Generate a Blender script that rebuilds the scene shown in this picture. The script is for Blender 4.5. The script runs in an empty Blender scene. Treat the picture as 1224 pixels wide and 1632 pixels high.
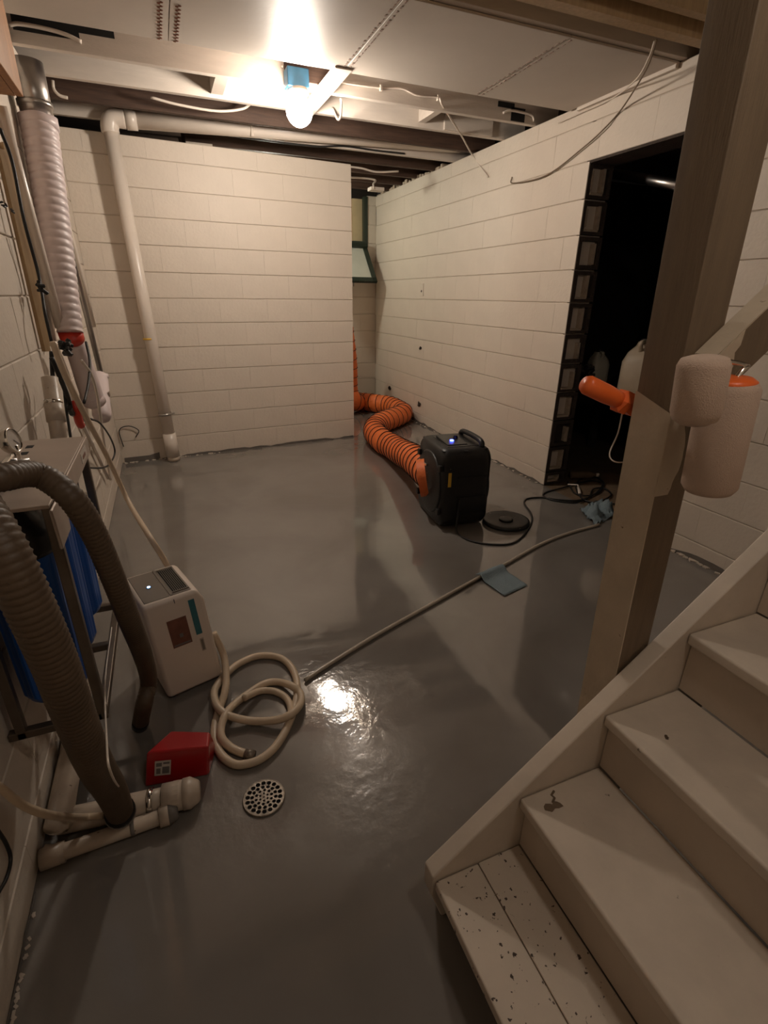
import bpy, bmesh, math, random
from mathutils import Vector as V, Matrix as M
random.seed(7)
S = bpy.context.scene
C = S.collection
PI = math.pi

# ------------------------------------------------------------------ camera
FPX, PITCH, YAW, ROLL = 807.4, 0.403, 0.3935, 0.0124
CAM = V((0.4839, -1.1846, 1.3504))
_cp, _sp, _cy, _sy = math.cos(PITCH), math.sin(PITCH), math.cos(YAW), math.sin(YAW)
_F = V((_sy * _cp, _cy * _cp, -_sp)); _R0 = V((_cy, -_sy, 0)); _U0 = _R0.cross(_F)
_R = math.cos(ROLL) * _R0 + math.sin(ROLL) * _U0
_U = -math.sin(ROLL) * _R0 + math.cos(ROLL) * _U0
cam = bpy.data.cameras.new('camera'); co = bpy.data.objects.new('camera', cam); C.objects.link(co)
m = M.Identity(4)
for i in range(3):
    m[i][0], m[i][1], m[i][2], m[i][3] = _R[i], _U[i], -_F[i], CAM[i]
co.matrix_world = m
cam.sensor_fit = 'HORIZONTAL'; cam.sensor_width = 36; cam.lens = 36 * FPX / 1224
cam.clip_start = 0.02
S.camera = co
# ------------------------------------------------------------------ world, exposure
w = bpy.data.worlds.new('world'); S.world = w; w.use_nodes = True
w.node_tree.nodes['Background'].inputs[0].default_value = (0.5, 0.45, 0.4, 1)
w.node_tree.nodes['Background'].inputs[1].default_value = 0.02
S.view_settings.view_transform = 'Standard'; S.view_settings.look = 'None'
S.view_settings.gamma = 1; S.view_settings.use_curve_mapping = False
S.view_settings.exposure = 0.82
S.cycles.max_bounces = 6; S.cycles.diffuse_bounces = 4; S.cycles.glossy_bounces = 3; S.cycles.caustics_reflective = False; S.cycles.caustics_refractive = False
BULB_STRENGTH = 158.0
FILL_BULB_STRENGTH = 34.0   # unseen bulb added behind the viewer to brighten the stairs and near side
BULB3_STRENGTH = 85.0   # the bulb in the alcove behind the partition
BULB_COLOR = (1.0, 0.875, 0.75)


# ------------------------------------------------------------------ where a sight line of the survey meets a plane of the room
def _ray(px, py):
    return ((px - 612) / FPX * _R - (py - 816) / FPX * _U + _F)
def az(px, py, z):
    d = _ray(px, py); return CAM + d * ((z - CAM.z) / d.z)
def ay(px, py, y):
    d = _ray(px, py); return CAM + d * ((y - CAM.y) / d.y)
def ax(px, py, x):
    d = _ray(px, py); return CAM + d * ((x - CAM.x) / d.x)

DRAIN = V((0.567, -0.082, 0))
def fz(x, y):
    r = math.hypot(x - DRAIN.x, y - DRAIN.y)
    return -0.032 * (1 - r / 0.95) ** 2 if r < 0.95 else 0.0
def af(px, py, h=0.0):
    p = az(px, py, h)
    for _ in range(4):
        p = az(px, py, h + fz(p.x, p.y))
    return p

# ------------------------------------------------------------------ materials
def mat(name, col, rough=0.5, metal=0.0, var=0.0, vscale=8.0, bump=0.0, bscale=60.0, spec=0.5, emit=None, estr=0.0, col2=None, coat=0.0, stretch=None, spots=None, trans=0.0):
    mt = bpy.data.materials.new(name); mt.use_nodes = True
    nt = mt.node_tree; N = nt.nodes; L = nt.links
    b = N['Principled BSDF']
    b.inputs['Base Color'].default_value = (*col, 1); b.inputs['Roughness'].default_value = rough
    b.inputs['Metallic'].default_value = metal; b.inputs['Specular IOR Level'].default_value = spec
    b.inputs['Coat Weight'].default_value = coat
    if trans: b.inputs['Transmission Weight'].default_value = trans
    tc = N.new('ShaderNodeTexCoord'); src = tc.outputs['Object']
    if stretch:
        mp = N.new('ShaderNodeMapping'); mp.inputs['Scale'].default_value = stretch
        L.new(src, mp.inputs[0]); src = mp.outputs[0]
    c_out = None
    if var or col2:
        n = N.new('ShaderNodeTexNoise'); n.inputs['Scale'].default_value = vscale; n.inputs['Detail'].default_value = 6
        n.inputs['Roughness'].default_value = 0.6
        L.new(src, n.inputs['Vector'])
        r = N.new('ShaderNodeValToRGB'); r.color_ramp.elements[0].position = 0.3; r.color_ramp.elements[1].position = 0.7
        c2 = col2 or tuple(c * (1 - var) for c in col)
        r.color_ramp.elements[0].color = (*c2, 1); r.color_ramp.elements[1].color = (*col, 1)
        L.new(n.outputs['Fac'], r.inputs['Fac']); c_out = r.outputs['Color']
    if spots:
        sc, thr, sc_col = spots
        n3 = N.new('ShaderNodeTexNoise'); n3.inputs['Scale'].default_value = sc; n3.inputs['Detail'].default_value = 3
        L.new(src, n3.inputs['Vector'])
        r3 = N.new('ShaderNodeValToRGB'); r3.color_ramp.elements[0].position = thr; r3.color_ramp.elements[1].position = thr + 0.03
        L.new(n3.outputs['Fac'], r3.inputs['Fac'])
        mx = N.new('ShaderNodeMix'); mx.data_type = 'RGBA'
        L.new(r3.outputs['Color'], mx.inputs['Factor'])
        if c_out: L.new(c_out, mx.inputs['A'])
        else: mx.inputs['A'].default_value = (*col, 1)
        mx.inputs['B'].default_value = (*sc_col, 1); c_out = mx.outputs['Result']
    if c_out: L.new(c_out, b.inputs['Base Color'])
    if bump:
        n2 = N.new('ShaderNodeTexNoise'); n2.inputs['Scale'].default_value = bscale; n2.inputs['Detail'].default_value = 5
        L.new(src, n2.inputs['Vector'])
        bp = N.new('ShaderNodeBump'); bp.inputs['Strength'].default_value = bump; bp.inputs['Distance'].default_value = 0.01
        L.new(n2.outputs['Fac'], bp.inputs['Height']); L.new(bp.outputs['Normal'], b.inputs['Normal'])
    if emit:
        b.inputs['Emission Color'].default_value = (*emit, 1); b.inputs['Emission Strength'].default_value = estr
    return mt

PAINT = (0.66, 0.58, 0.49)
mt_wall = mat('painted_block', PAINT, 0.55, var=0.07, vscale=3, bump=0.25, bscale=45, spots=(9, 0.76, (0.50, 0.42, 0.34)))
mt_mortar = mat('painted_mortar', (0.63, 0.55, 0.465), 0.6, var=0.10, vscale=7, bump=0.4, bscale=50)
mt_raw_block = mat('raw_cinder_block', (0.065, 0.047, 0.037), 0.9, var=0.4, vscale=14, bump=0.8, bscale=90)
mt_core = mat('cinder_block_core', (0.035, 0.025, 0.02), 0.95, var=0.3, vscale=15, bump=0.6, bscale=80)
mt_mortarlip = mat('old_mortar', (0.52, 0.42, 0.32), 0.9, var=0.3, vscale=20, bump=0.6, bscale=70)
mt_joist = mat('painted_joist', (0.62, 0.55, 0.48), 0.45, var=0.12, vscale=4, bump=0.15, bscale=40, stretch=(1, 6, 6))
mt_panel = mat('painted_ceiling_panel', (0.55, 0.49, 0.43), 0.48, var=0.10, vscale=2.5, bump=0.05, bscale=25)
mt_brownwood = mat('bare_dark_wood', (0.085, 0.045, 0.028), 0.7, var=0.5, vscale=5, bump=0.3, bscale=30, stretch=(1, 12, 12))
mt_darkwood = mat('very_dark_wood', (0.03, 0.02, 0.014), 0.8, var=0.5, vscale=5, bump=0.3, bscale=30, stretch=(1, 12, 12))  # near-black brown wood for the boards outside the alcove window
mt_orangewood = mat('varnished_board', (0.52, 0.23, 0.07), 0.45, var=0.35, vscale=6, bump=0.1, bscale=30, stretch=(12, 12, 1))
mt_creamwood = mat('cream_board', (0.60, 0.47, 0.28), 0.5, var=0.2, vscale=6, bump=0.1, bscale=30)
mt_stair = mat('worn_stair_paint', (0.68, 0.59, 0.49), 0.42, var=0.22, vscale=5, bump=0.12, bscale=30, spots=(26, 0.735, (0.09, 0.06, 0.04)))
mt_stair_s = mat('stair_paint_speckled', (0.66, 0.57, 0.47), 0.42, var=0.15, vscale=5, bump=0.15, bscale=30, spots=(85, 0.655, (0.06, 0.04, 0.03)))
mt_riser = mat('riser_paint', (0.58, 0.49, 0.40), 0.5, var=0.15, vscale=5, bump=0.1, bscale=30)
mt_postbrown = mat('post_bare_wood', (0.19, 0.135, 0.085), 0.6, var=0.25, vscale=5, bump=0.2, bscale=40, stretch=(10, 10, 1))
mt_postpaint = mat('post_old_paint', (0.58, 0.48, 0.36), 0.5, var=0.2, vscale=9, bump=0.25, bscale=50, spots=(30, 0.70, (0.16, 0.10, 0.06)))
mt_pvc = mat('white_pvc', (0.70, 0.62, 0.54), 0.32, var=0.06, vscale=6)
mt_pvc_d = mat('dirty_pvc', (0.60, 0.50, 0.40), 0.38, var=0.25, vscale=14, spots=(40, 0.70, (0.18, 0.13, 0.09)))
mt_primer = mat('grey_dirt', (0.20, 0.18, 0.16), 0.7, var=0.3, vscale=40)
mt_hose = mat('cream_hose', (0.62, 0.49, 0.35), 0.42, var=0.12, vscale=12)
mt_corr = mat('grimy_corrugated_hose', (0.115, 0.076, 0.046), 0.5, var=0.3, vscale=9, bump=0.1, bscale=60)
mt_black = mat('black_plastic', (0.012, 0.011, 0.011), 0.42, var=0.3, vscale=20, bump=0.1, bscale=150, spots=(22, 0.74, (0.35, 0.32, 0.28)))
mt_blackp = mat('black_smooth_plastic', (0.010, 0.009, 0.009), 0.35)
mt_cord = mat('black_rubber_cord', (0.010, 0.009, 0.008), 0.5, bump=0.1)
mt_orange = mat('orange_duct_fabric', (0.86, 0.19, 0.042), 0.55, var=0.18, vscale=14, bump=0.5, bscale=35)
mt_wire = mat('duct_dark_wire', (0.025, 0.012, 0.008), 0.5)
mt_white = mat('white_appliance', (0.72, 0.62, 0.53), 0.38, var=0.03)
mt_greyp = mat('grey_panel', (0.22, 0.185, 0.15), 0.40, var=0.08)
mt_dark = mat('recess_shade_and_nail', (0.006, 0.006, 0.006), 0.8)  # near-black stands in for shade in holes, slots and wells; also a nail
mt_teal = mat('teal_strip', (0.035, 0.16, 0.19), 0.4, var=0.15, vscale=25)
mt_rust = mat('brown_label', (0.22, 0.085, 0.055), 0.5, col2=(0.12, 0.045, 0.03), vscale=28)
mt_red = mat('red_plastic', (0.42, 0.012, 0.014), 0.30, var=0.15, vscale=8, coat=0.3)
mt_paper = mat('white_sticker', (0.62, 0.56, 0.50), 0.5, var=0.2, vscale=40)
mt_ink = mat('grey_print', (0.16, 0.14, 0.13), 0.6)
mt_steel = mat('galvanised_steel', (0.50, 0.47, 0.44), 0.32, 1.0, var=0.25, vscale=10)
mt_chrome = mat('shiny_steel', (0.72, 0.68, 0.62), 0.16, 1.0)
mt_grate = mat('drain_metal', (0.30, 0.25, 0.20), 0.42, 0.6, var=0.35, vscale=25, bump=0.2, bscale=80)
mt_blue = mat('blue_filter_plastic', (0.010, 0.085, 0.36), 0.35, var=0.12, vscale=8)
mt_rack = mat('painted_steel_rack', (0.20, 0.16, 0.125), 0.40, 0.7, var=0.35, vscale=10)
mt_bracket = mat('bracket_light_paint', (0.50, 0.41, 0.34), 0.45, 0.2, var=0.15, vscale=9)
mt_yellow = mat('yellow_sticker', (0.75, 0.46, 0.05), 0.4)
mt_cloth = mat('blue_shop_cloth', (0.20, 0.26, 0.29), 0.85, var=0.12, vscale=18, bump=0.5, bscale=220)
mt_orplast = mat('orange_plastic', (0.90, 0.16, 0.03), 0.38)
mt_nap = mat('roller_nap', (0.56, 0.42, 0.33), 0.95, var=0.06, vscale=60, bump=0.35, bscale=520)
mt_green = mat('dark_green_paint', (0.022, 0.034, 0.022), 0.45, var=0.2)
mt_glass = mat('dusty_window_glass', (0.62, 0.62, 0.54), 0.25, var=0.1, vscale=6)
mt_jug = mat('translucent_jug', (0.50, 0.47, 0.38), 0.5, var=0.1, vscale=10)
mt_jugo = mat('tan_jug', (0.40, 0.32, 0.23), 0.5, var=0.15, vscale=10)
mt_cable = mat('white_cable', (0.66, 0.58, 0.50), 0.45)
mt_woodpole = mat('pale_wood_batten', (0.55, 0.38, 0.21), 0.5, var=0.25, vscale=6, stretch=(10, 10, 1))
mt_flex = mat('white_flex_duct', (0.66, 0.56, 0.55), 0.42, var=0.05)
mt_bluebox = mat('blue_junction_box', (0.045, 0.22, 0.42), 0.45, var=0.2, vscale=30)
mt_redtool = mat('red_grip', (0.55, 0.035, 0.015), 0.4)
mt_seam = mat('pale_tube', (0.44, 0.38, 0.31), 0.30, var=0.1)
mt_bulb = mat('lit_bulb', (1, 1, 1), 0.4, emit=BULB_COLOR, estr=BULB_STRENGTH)
mt_fill_bulb = mat('fill_bulb_stairs', (1, 1, 1), 0.4, emit=BULB_COLOR, estr=FILL_BULB_STRENGTH)
mt_bulb3 = mat('lit_bulb_alcove', (1, 1, 1), 0.4, emit=(0.96, 0.95, 0.80), estr=BULB3_STRENGTH)
mt_led = mat('blue_led', (0.05, 0.1, 0.9), 0.4, emit=(0.04, 0.07, 1.0), estr=14)
mt_led2 = mat('white_led', (0.4, 0.6, 0.9), 0.4, emit=(0.45, 0.65, 1.0), estr=5)
mt_mark = mat('red_mill_print', (0.36, 0.17, 0.12), 0.6, var=0.3, vscale=60)
mt_printd = mat('seam_stain', (0.36, 0.25, 0.20), 0.5, var=0.4, vscale=30)
mt_earth = mat('brown_concrete', (0.16, 0.105, 0.06), 0.8, var=0.4, vscale=5, bump=0.3, bscale=40)
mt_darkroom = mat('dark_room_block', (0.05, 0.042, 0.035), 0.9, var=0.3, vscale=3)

def floor_material():
    mt = bpy.data.materials.new('grey_floor_paint'); mt.use_nodes = True
    nt = mt.node_tree; N = nt.nodes; L = nt.links; b = N['Principled BSDF']
    tc = N.new('ShaderNodeTexCoord')
    n = N.new('ShaderNodeTexNoise'); n.inputs['Scale'].default_value = 1.7; n.inputs['Detail'].default_value = 7; n.inputs['Distortion'].default_value = 0.6
    L.new(tc.outputs['Object'], n.inputs['Vector'])
    r = N.new('ShaderNodeValToRGB'); r.color_ramp.elements[0].position = 0.32; r.color_ramp.elements[1].position = 0.68
    r.color_ramp.elements[0].color = (0.165, 0.150, 0.134, 1); r.color_ramp.elements[1].color = (0.220, 0.202, 0.183, 1)
    L.new(n.outputs['Fac'], r.inputs['Fac']); L.new(r.outputs['Color'], b.inputs['Base Color'])
    n2 = N.new('ShaderNodeTexNoise'); n2.inputs['Scale'].default_value = 3.1; n2.inputs['Detail'].default_value = 5
    L.new(tc.outputs['Object'], n2.inputs['Vector'])
    mr = N.new('ShaderNodeMapRange'); mr.inputs['From Min'].default_value = 0.3; mr.inputs['From Max'].default_value = 0.75
    mr.inputs['To Min'].default_value = 0.04; mr.inputs['To Max'].default_value = 0.15
    L.new(n2.outputs['Fac'], mr.inputs['Value']); L.new(mr.outputs['Result'], b.inputs['Roughness'])
    b.inputs['Specular IOR Level'].default_value = 0.8; b.inputs['Coat Weight'].default_value = 0.4; b.inputs['Coat Roughness'].default_value = 0.04
    # trowel waves everywhere, lumpy wet relief gathered round the drain and the hose end
    n3 = N.new('ShaderNodeTexNoise'); n3.inputs['Scale'].default_value = 4.0; n3.inputs['Detail'].default_value = 2
    L.new(tc.outputs['Object'], n3.inputs['Vector'])
    n4 = N.new('ShaderNodeTexNoise'); n4.inputs['Scale'].default_value = 24; n4.inputs['Detail'].default_value = 3
    L.new(tc.outputs['Object'], n4.inputs['Vector'])
    def blob(x, y, rad):
        d = N.new('ShaderNodeVectorMath'); d.operation = 'DISTANCE'; d.inputs[1].default_value = (x, y, 0)
        L.new(tc.outputs['Object'], d.inputs[0])
        k = N.new('ShaderNodeMapRange'); k.inputs['From Min'].default_value = rad * 0.25; k.inputs['From Max'].default_value = rad
        k.inputs['To Min'].default_value = 1; k.inputs['To Max'].default_value = 0
        L.new(d.outputs['Value'], k.inputs['Value']); return k.outputs['Result']
    tot = None
    for x, y, rad in ((1.0, 0.12, 0.32), (0.86, 0.40, 0.2), (0.46, -0.12, 0.28), (0.9, -0.2, 0.3), (0.1, -0.4, 0.35)):
        o = blob(x, y, rad)
        if tot is None: tot = o
        else:
            mx = N.new('ShaderNodeMath'); mx.operation = 'MAXIMUM'; L.new(tot, mx.inputs[0]); L.new(o, mx.inputs[1]); tot = mx.outputs[0]
    mu = N.new('ShaderNodeMath'); mu.operation = 'MULTIPLY'; L.new(tot, mu.inputs[0]); L.new(n4.outputs['Fac'], mu.inputs[1])
    ma = N.new('ShaderNodeMath'); ma.operation = 'MULTIPLY_ADD'; ma.inputs[1].default_value = 0.6
    L.new(mu.outputs[0], ma.inputs[0])
    L.new(n3.outputs['Fac'], ma.inputs[2])
    bp = N.new('ShaderNodeBump'); bp.inputs['Strength'].default_value = 0.30; bp.inputs['Distance'].default_value = 0.010
    L.new(ma.outputs[0], bp.inputs['Height']); L.new(bp.outputs['Normal'], b.inputs['Normal'])
    return mt
mt_floor = floor_material()

# ------------------------------------------------------------------ mesh helpers
WORLD = {}
def tri(o, **k):
    for a, b_ in k.items():
        if b_ is not None: o['category' if a == 'cat' else a] = b_
    return o
def thing(name, label, cat, loc=(0, 0, 0), group=None):
    o = bpy.data.objects.new(name, None); C.objects.link(o); o.location = loc; o.empty_display_size = 0.05
    WORLD[o.name] = M.Translation(V(loc))
    return tri(o, label=label, cat=cat, group=group)
def obj(name, bm, mtl, parent=None, smooth=False, label=None, kind=None, bevel=0.0, bseg=2):
    if parent is not None: bm.transform(WORLD[parent.name].inverted())
    bmesh.ops.recalc_face_normals(bm, faces=bm.faces)
    me = bpy.data.meshes.new(name); bm.to_mesh(me); bm.free()
    me.materials.append(mtl)
    o = bpy.data.objects.new(name, me); C.objects.link(o)
    WORLD[o.name] = M.Identity(4)
    if parent is not None:
        o.parent = parent; WORLD[o.name] = WORLD[parent.name].copy()
    if smooth:
        for p in me.polygons: p.use_smooth = True
    if bevel:
        md = o.modifiers.new('bevel', 'BEVEL'); md.width = bevel; md.segments = bseg; md.limit_method = 'ANGLE'; md.angle_limit = 0.6
        for p in me.polygons: p.use_smooth = True
        md2 = o.modifiers.new('wn', 'WEIGHTED_NORMAL'); md2.keep_sharp = True
    return tri(o, label=label, kind=kind)
def struct(name, bm, mtl, label, **k):
    o = obj(name, bm, mtl, **k); o['kind'] = 'structure'; o['label'] = label; return o
def one(name, label, cat, bm, mtl, group=None, **k):
    o = obj(name, bm, mtl, **k); return tri(o, label=label, cat=cat, group=group)

def nb(): return bmesh.new()
def box(bm, lo, hi, mx=None):
    lo, hi = V(lo), V(hi)
    vs = [bm.verts.new((x, y, z)) for x in (lo.x, hi.x) for y in (lo.y, hi.y) for z in (lo.z, hi.z)]
    for f in ((0, 1, 3, 2), (4, 6, 7, 5), (0, 4, 5, 1), (2, 3, 7, 6), (0, 2, 6, 4), (1, 5, 7, 3)):
        bm.faces.new([vs[i] for i in f])
    if mx is not None: bmesh.ops.transform(bm, matrix=mx, verts=vs)
    return bm
def cbox(c, s, mx=None, bm=None):
    c, s = V(c), V(s) / 2
    return box(bm or nb(), c - s, c + s, mx)
def hexa(pts, bm=None):   # 8 points: bottom 4 (ccw), top 4
    bm = bm or nb(); vs = [bm.verts.new(p) for p in pts]
    for f in ((3, 2, 1, 0), (4, 5, 6, 7), (0, 1, 5, 4), (1, 2, 6, 5), (2, 3, 7, 6), (3, 0, 4, 7)):
        bm.faces.new([vs[i] for i in f])
    return bm
def frame_for(t):
    t = t.normalized(); a = V((0, 0, 1)) if abs(t.z) < 0.9 else V((1, 0, 0))
    u = t.cross(a).normalized(); return u, t.cross(u).normalized()
def smooth_path(pts, n=8):
    pts = [V(p) for p in pts]
    if len(pts) < 3: return pts
    P = [pts[0] * 2 - pts[1]] + pts + [pts[-1] * 2 - pts[-2]]; out = []
    for i in range(1, len(P) - 2):
        a, b, c, d = P[i - 1:i + 3]
        for k in range(n):
            t = k / n
            out.append(0.5 * ((2 * b) + (c - a) * t + (2 * a - 5 * b + 4 * c - d) * t * t + (3 * b - a - 3 * c + d) * t ** 3))
    out.append(pts[-1]); return out
def resample(path, step):
    out = [path[0]]; acc = 0
    for a, b in zip(path, path[1:]):
        L = (b - a).length; pos = step - acc
        while pos <= L:
            out.append(a.lerp(b, pos / L)); pos += step
        acc = (acc + L) % step if L else acc
    if (out[-1] - path[-1]).length > step * 0.3: out.append(path[-1])
    return out
def frames(path):
    T = []
    for i in range(len(path)):
        T.append((path[min(i + 1, len(path) - 1)] - path[max(i - 1, 0)]).normalized())
    u, v = frame_for(T[0]); fr = [(T[0], u, v)]
    for i in range(1, len(path)):
        q = T[i - 1].rotation_difference(T[i]); u = (q @ u); u = (u - T[i] * u.dot(T[i])).normalized()
        fr.append((T[i], u, T[i].cross(u)))
    return fr
def tube(path, r, seg=10, bm=None, cap=True, smooth=0, rf=None):
    bm = bm or nb(); path = [V(p) for p in path]
    if smooth: path = smooth_path(path, smooth)
    fr = frames(path); rings = []
    for i, (p, (t, u, v)) in enumerate(zip(path, fr)):
        rr = rf(i, len(path)) if rf else r
        rings.append([bm.verts.new(p + (u * math.cos(a) + v * math.sin(a)) * rr) for a in [2 * PI * k / seg for k in range(seg)]])
    for a, b in zip(rings, rings[1:]):
        for k in range(seg):
            bm.faces.new((a[k], a[(k + 1) % seg], b[(k + 1) % seg], b[k]))
    if cap:
        bm.faces.new(list(reversed(rings[0]))); bm.faces.new(rings[-1])
    return bm
def cyl(a, b, r, r2=None, seg=20, bm=None):
    a, b = V(a), V(b)
    return tube([a, b], r, seg, bm, rf=(lambda i, n: r if i == 0 else (r if r2 is None else r2)))
def lathe(prof, mx, seg=24, bm=None, cap=True):   # prof: (radius, height) along local z
    bm = bm or nb(); rings = []
    for r, h in prof:
        rings.append([bm.verts.new(mx @ V((r * math.cos(a), r * math.sin(a), h))) for a in [2 * PI * k / seg for k in range(seg)]])
    for a, b in zip(rings, rings[1:]):
        for k in range(seg): bm.faces.new((a[k], a[(k + 1) % seg], b[(k + 1) % seg], b[k]))
    if cap and prof[0][0] > 1e-5: bm.faces.new(list(reversed(rings[0])))
    if cap and prof[-1][0] > 1e-5: bm.faces.new(rings[-1])
    return bm
def along(a, b):   # matrix: origin a, z axis to b
    a, b = V(a), V(b); t = (b - a).normalized(); u, v = frame_for(t)
    m = M.Identity(4)
    for i in range(3): m[i][0], m[i][1], m[i][2], m[i][3] = u[i], v[i], t[i], a[i]
    return m
def prism(poly, mx, depth, bm=None):   # poly in local xy, extruded along local z
    bm = bm or nb(); A = [bm.verts.new(mx @ V((x, y, 0))) for x, y in poly]; B = [bm.verts.new(mx @ V((x, y, depth))) for x, y in poly]
    bm.faces.new(list(reversed(A))); bm.faces.new(B); n = len(poly)
    for i in range(n): bm.faces.new((A[i], A[(i + 1) % n], B[(i + 1) % n], B[i]))
    return bm
def basis(o, x, y, z):
    m = M.Identity(4)
    for i in range(3): m[i][0], m[i][1], m[i][2], m[i][3] = x[i], y[i], z[i], o[i]
    return m
def rrect(w, h, r, n=5):
    out = []
    for cx, cy, a0 in ((w / 2 - r, h / 2 - r, 0), (-w / 2 + r, h / 2 - r, 90), (-w / 2 + r, -h / 2 + r, 180), (w / 2 - r, -h / 2 + r, 270)):
        for k in range(n + 1):
            a = math.radians(a0 + 90 * k / n); out.append((cx + r * math.cos(a), cy + r * math.sin(a)))
    return out

# ================================================================== SETTING
XR = 3.07            # right wall face
YB0, YB1 = 3.53, 3.70   # back wall, left and right end
XB1 = 2.165          # back wall right end
YA = 5.42            # alcove end wall
HW = 2.45            # wall top / joist underside
YD1, YD0, ZD = 1.794, 0.84, 2.135   # doorway in the right wall
YF = -1.75           # wall behind the viewer

# floor with its fall to the drain
bm = nb(); xs = [-0.02 + 0.0515 * i for i in range(61)]; ys = [YF + 0.0512 * i for i in range(141)]
g = [[bm.verts.new((x, y, fz(x, y))) for y in ys] for x in xs]
for i in range(len(xs) - 1):
    for j in range(len(ys) - 1): bm.faces.new((g[i][j], g[i + 1][j], g[i + 1][j + 1], g[i][j + 1]))
struct('floor', bm, mt_floor, 'glossy grey painted concrete floor, wet near the drain', smooth=True)
bm = nb(); box(bm, (XR + 0.001, -0.5, -0.12), (6.2, 4.2, -0.006))
struct('floor_dark_room', bm, mt_earth, 'bare brown concrete floor of the dark room')

def blockmesh(L, H, D=0.007, c=0.003, e=0.0003):
    # one block face: local x along wall, z up, +y out of the wall; chamfered front edge
    bm = nb()
    a = [bm.verts.new(p) for p in ((0, 0, 0), (L, 0, 0), (L, 0, H), (0, 0, H))]
    b = [bm.verts.new(p) for p in ((0, D - c, 0), (L, D - c, 0), (L, D - c, H), (0, D - c, H))]
    d = [bm.verts.new(p) for p in ((e, D, c), (L - e, D, c), (L - e, D, H - c), (e, D, H - c))]
    for p, q in ((a, b), (b, d)):
        for i in range(4): bm.faces.new((p[i], p[(i + 1) % 4], q[(i + 1) % 4], q[i]))
    bm.faces.new(d); bmesh.ops.recalc_face_normals(bm, faces=bm.faces)
    return bm
_bm_cache = {}
def lay_blocks(parent, p0, ang, length, zs, holes=(), L=0.4064, mtl=None):
    # rows of blocks on a wall face; zs are course joints; holes are (u0,u1,z0,z1)
    for r, (z0, z1) in enumerate(zip(zs, zs[1:])):
        u = -L / 2 * (r % 2) ; ivs = []
        while u < length:
            a, b = max(u, 0), min(u + L, length)
            if b - a > 0.03: ivs.append((a, b))
            u += L
        out = []
        for a, b in ivs:
            segs = [(a, b)]
            for h0, h1, hz0, hz1 in holes:
                if min(z1, hz1) - max(z0, hz0) < 0.02: continue
                ns = []
                for s0, s1 in segs:
                    if s1 <= h0 or s0 >= h1: ns.append((s0, s1)); continue
                    if s0 < h0: ns.append((s0, h0))
                    if s1 > h1: ns.append((h1, s1))
                segs = ns
            out += [s for s in segs if s[1] - s[0] > 0.03]
        for a, b in out:
            key = (round(b - a - 0.0004, 3), round(z1 - z0 - 0.004, 3))
            if key not in _bm_cache:
                x = blockmesh(*key); me = bpy.data.meshes.new('block'); x.to_mesh(me); x.free(); me.materials.append(mtl or mt_wall); _bm_cache[key] = me
            o = bpy.data.objects.new('block', _bm_cache[key]); C.objects.link(o)
            o.parent = parent
            loc = V(p0) + V((math.cos(ang), math.sin(ang), 0)) * (a + 0.0002) + V((0, 0, z0 + 0.002))
            loc += V((-math.sin(ang), math.cos(ang), 0)) * random.uniform(-0.0007, 0.0005)
            o.location = loc
            o.rotation_euler = (random.uniform(-0.006, 0.006), random.uniform(-0.002, 0.002), ang + random.uniform(-0.0006, 0.0006))

# left wall (face x=0, looks +x): block +y must point +x  -> angle -90deg, runs toward -y
wl = struct('wall_left', box(nb(), (-0.2, YF - 0.2, -0.1), (-0.007, YB0 + 0.3, HW)), mt_mortar, 'painted block wall on the left behind the filters and pipes')
zsL = [0.0] + [0.115 + 0.2032 * k for k in range(12)] + [HW]
lay_blocks(wl, (-0.007, YB0 + 0.02, 0), -PI / 2, YB0 - YF - 0.03, zsL)
# back wall partition, slightly out of square
ang_b = math.atan2(YB1 - YB0, XB1)
Lb = math.hypot(XB1, YB1 - YB0)
mb = M.Translation((0, YB0, 0)) @ M.Rotation(ang_b, 4, 'Z')
HB = 2.385
wb = struct('wall_back', box(nb(), (-0.1, 0.007, -0.1), (Lb, 0.2, HB), mb), mt_mortar, 'painted concrete block partition at the back with a free right end')
zsB = [0.0] + [0.185 + 0.188 * k for k in range(12)]
zsB = [z for z in zsB if z < HB - 0.05] + [HB]
dirb = V((math.cos(ang_b), math.sin(ang_b), 0)); nrm = V((math.sin(ang_b), -math.cos(ang_b), 0))
lay_blocks(wb, V((0, YB0, 0)) + dirb * Lb - nrm * 0.007, ang_b + PI, Lb, zsB)
def onback(px, py, off=0.0):
    d = _ray(px, py); o = V((0, YB0, 0)) + nrm * off
    return CAM + d * ((o - CAM).dot(nrm) / d.dot(nrm))
# right wall with doorway: face x=XR looks -x -> angle +90deg, runs toward +y
bm = nb()
box(bm, (XR + 0.007, -0.5, -0.1), (XR + 0.2, YD0, HW)); box(bm, (XR + 0.007, YD0, ZD), (XR + 0.2, YD1, HW))
box(bm, (XR + 0.007, YD1 + 0.03, -0.1), (XR + 0.2, YA + 0.3, HW))
wr = struct('wall_right', bm, mt_mortar, 'painted concrete block wall on the right with a rough doorway')
zsR = [0.0] + [ZD - 0.2032 * k for k in range(10, -1, -1)] + [ZD + 0.2032, HW]
lay_blocks(wr, (XR + 0.007, -0.5, 0), PI / 2, YA + 0.5, zsR, holes=((YD0 + 0.5, YD1 + 0.5, 0, ZD),))
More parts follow.
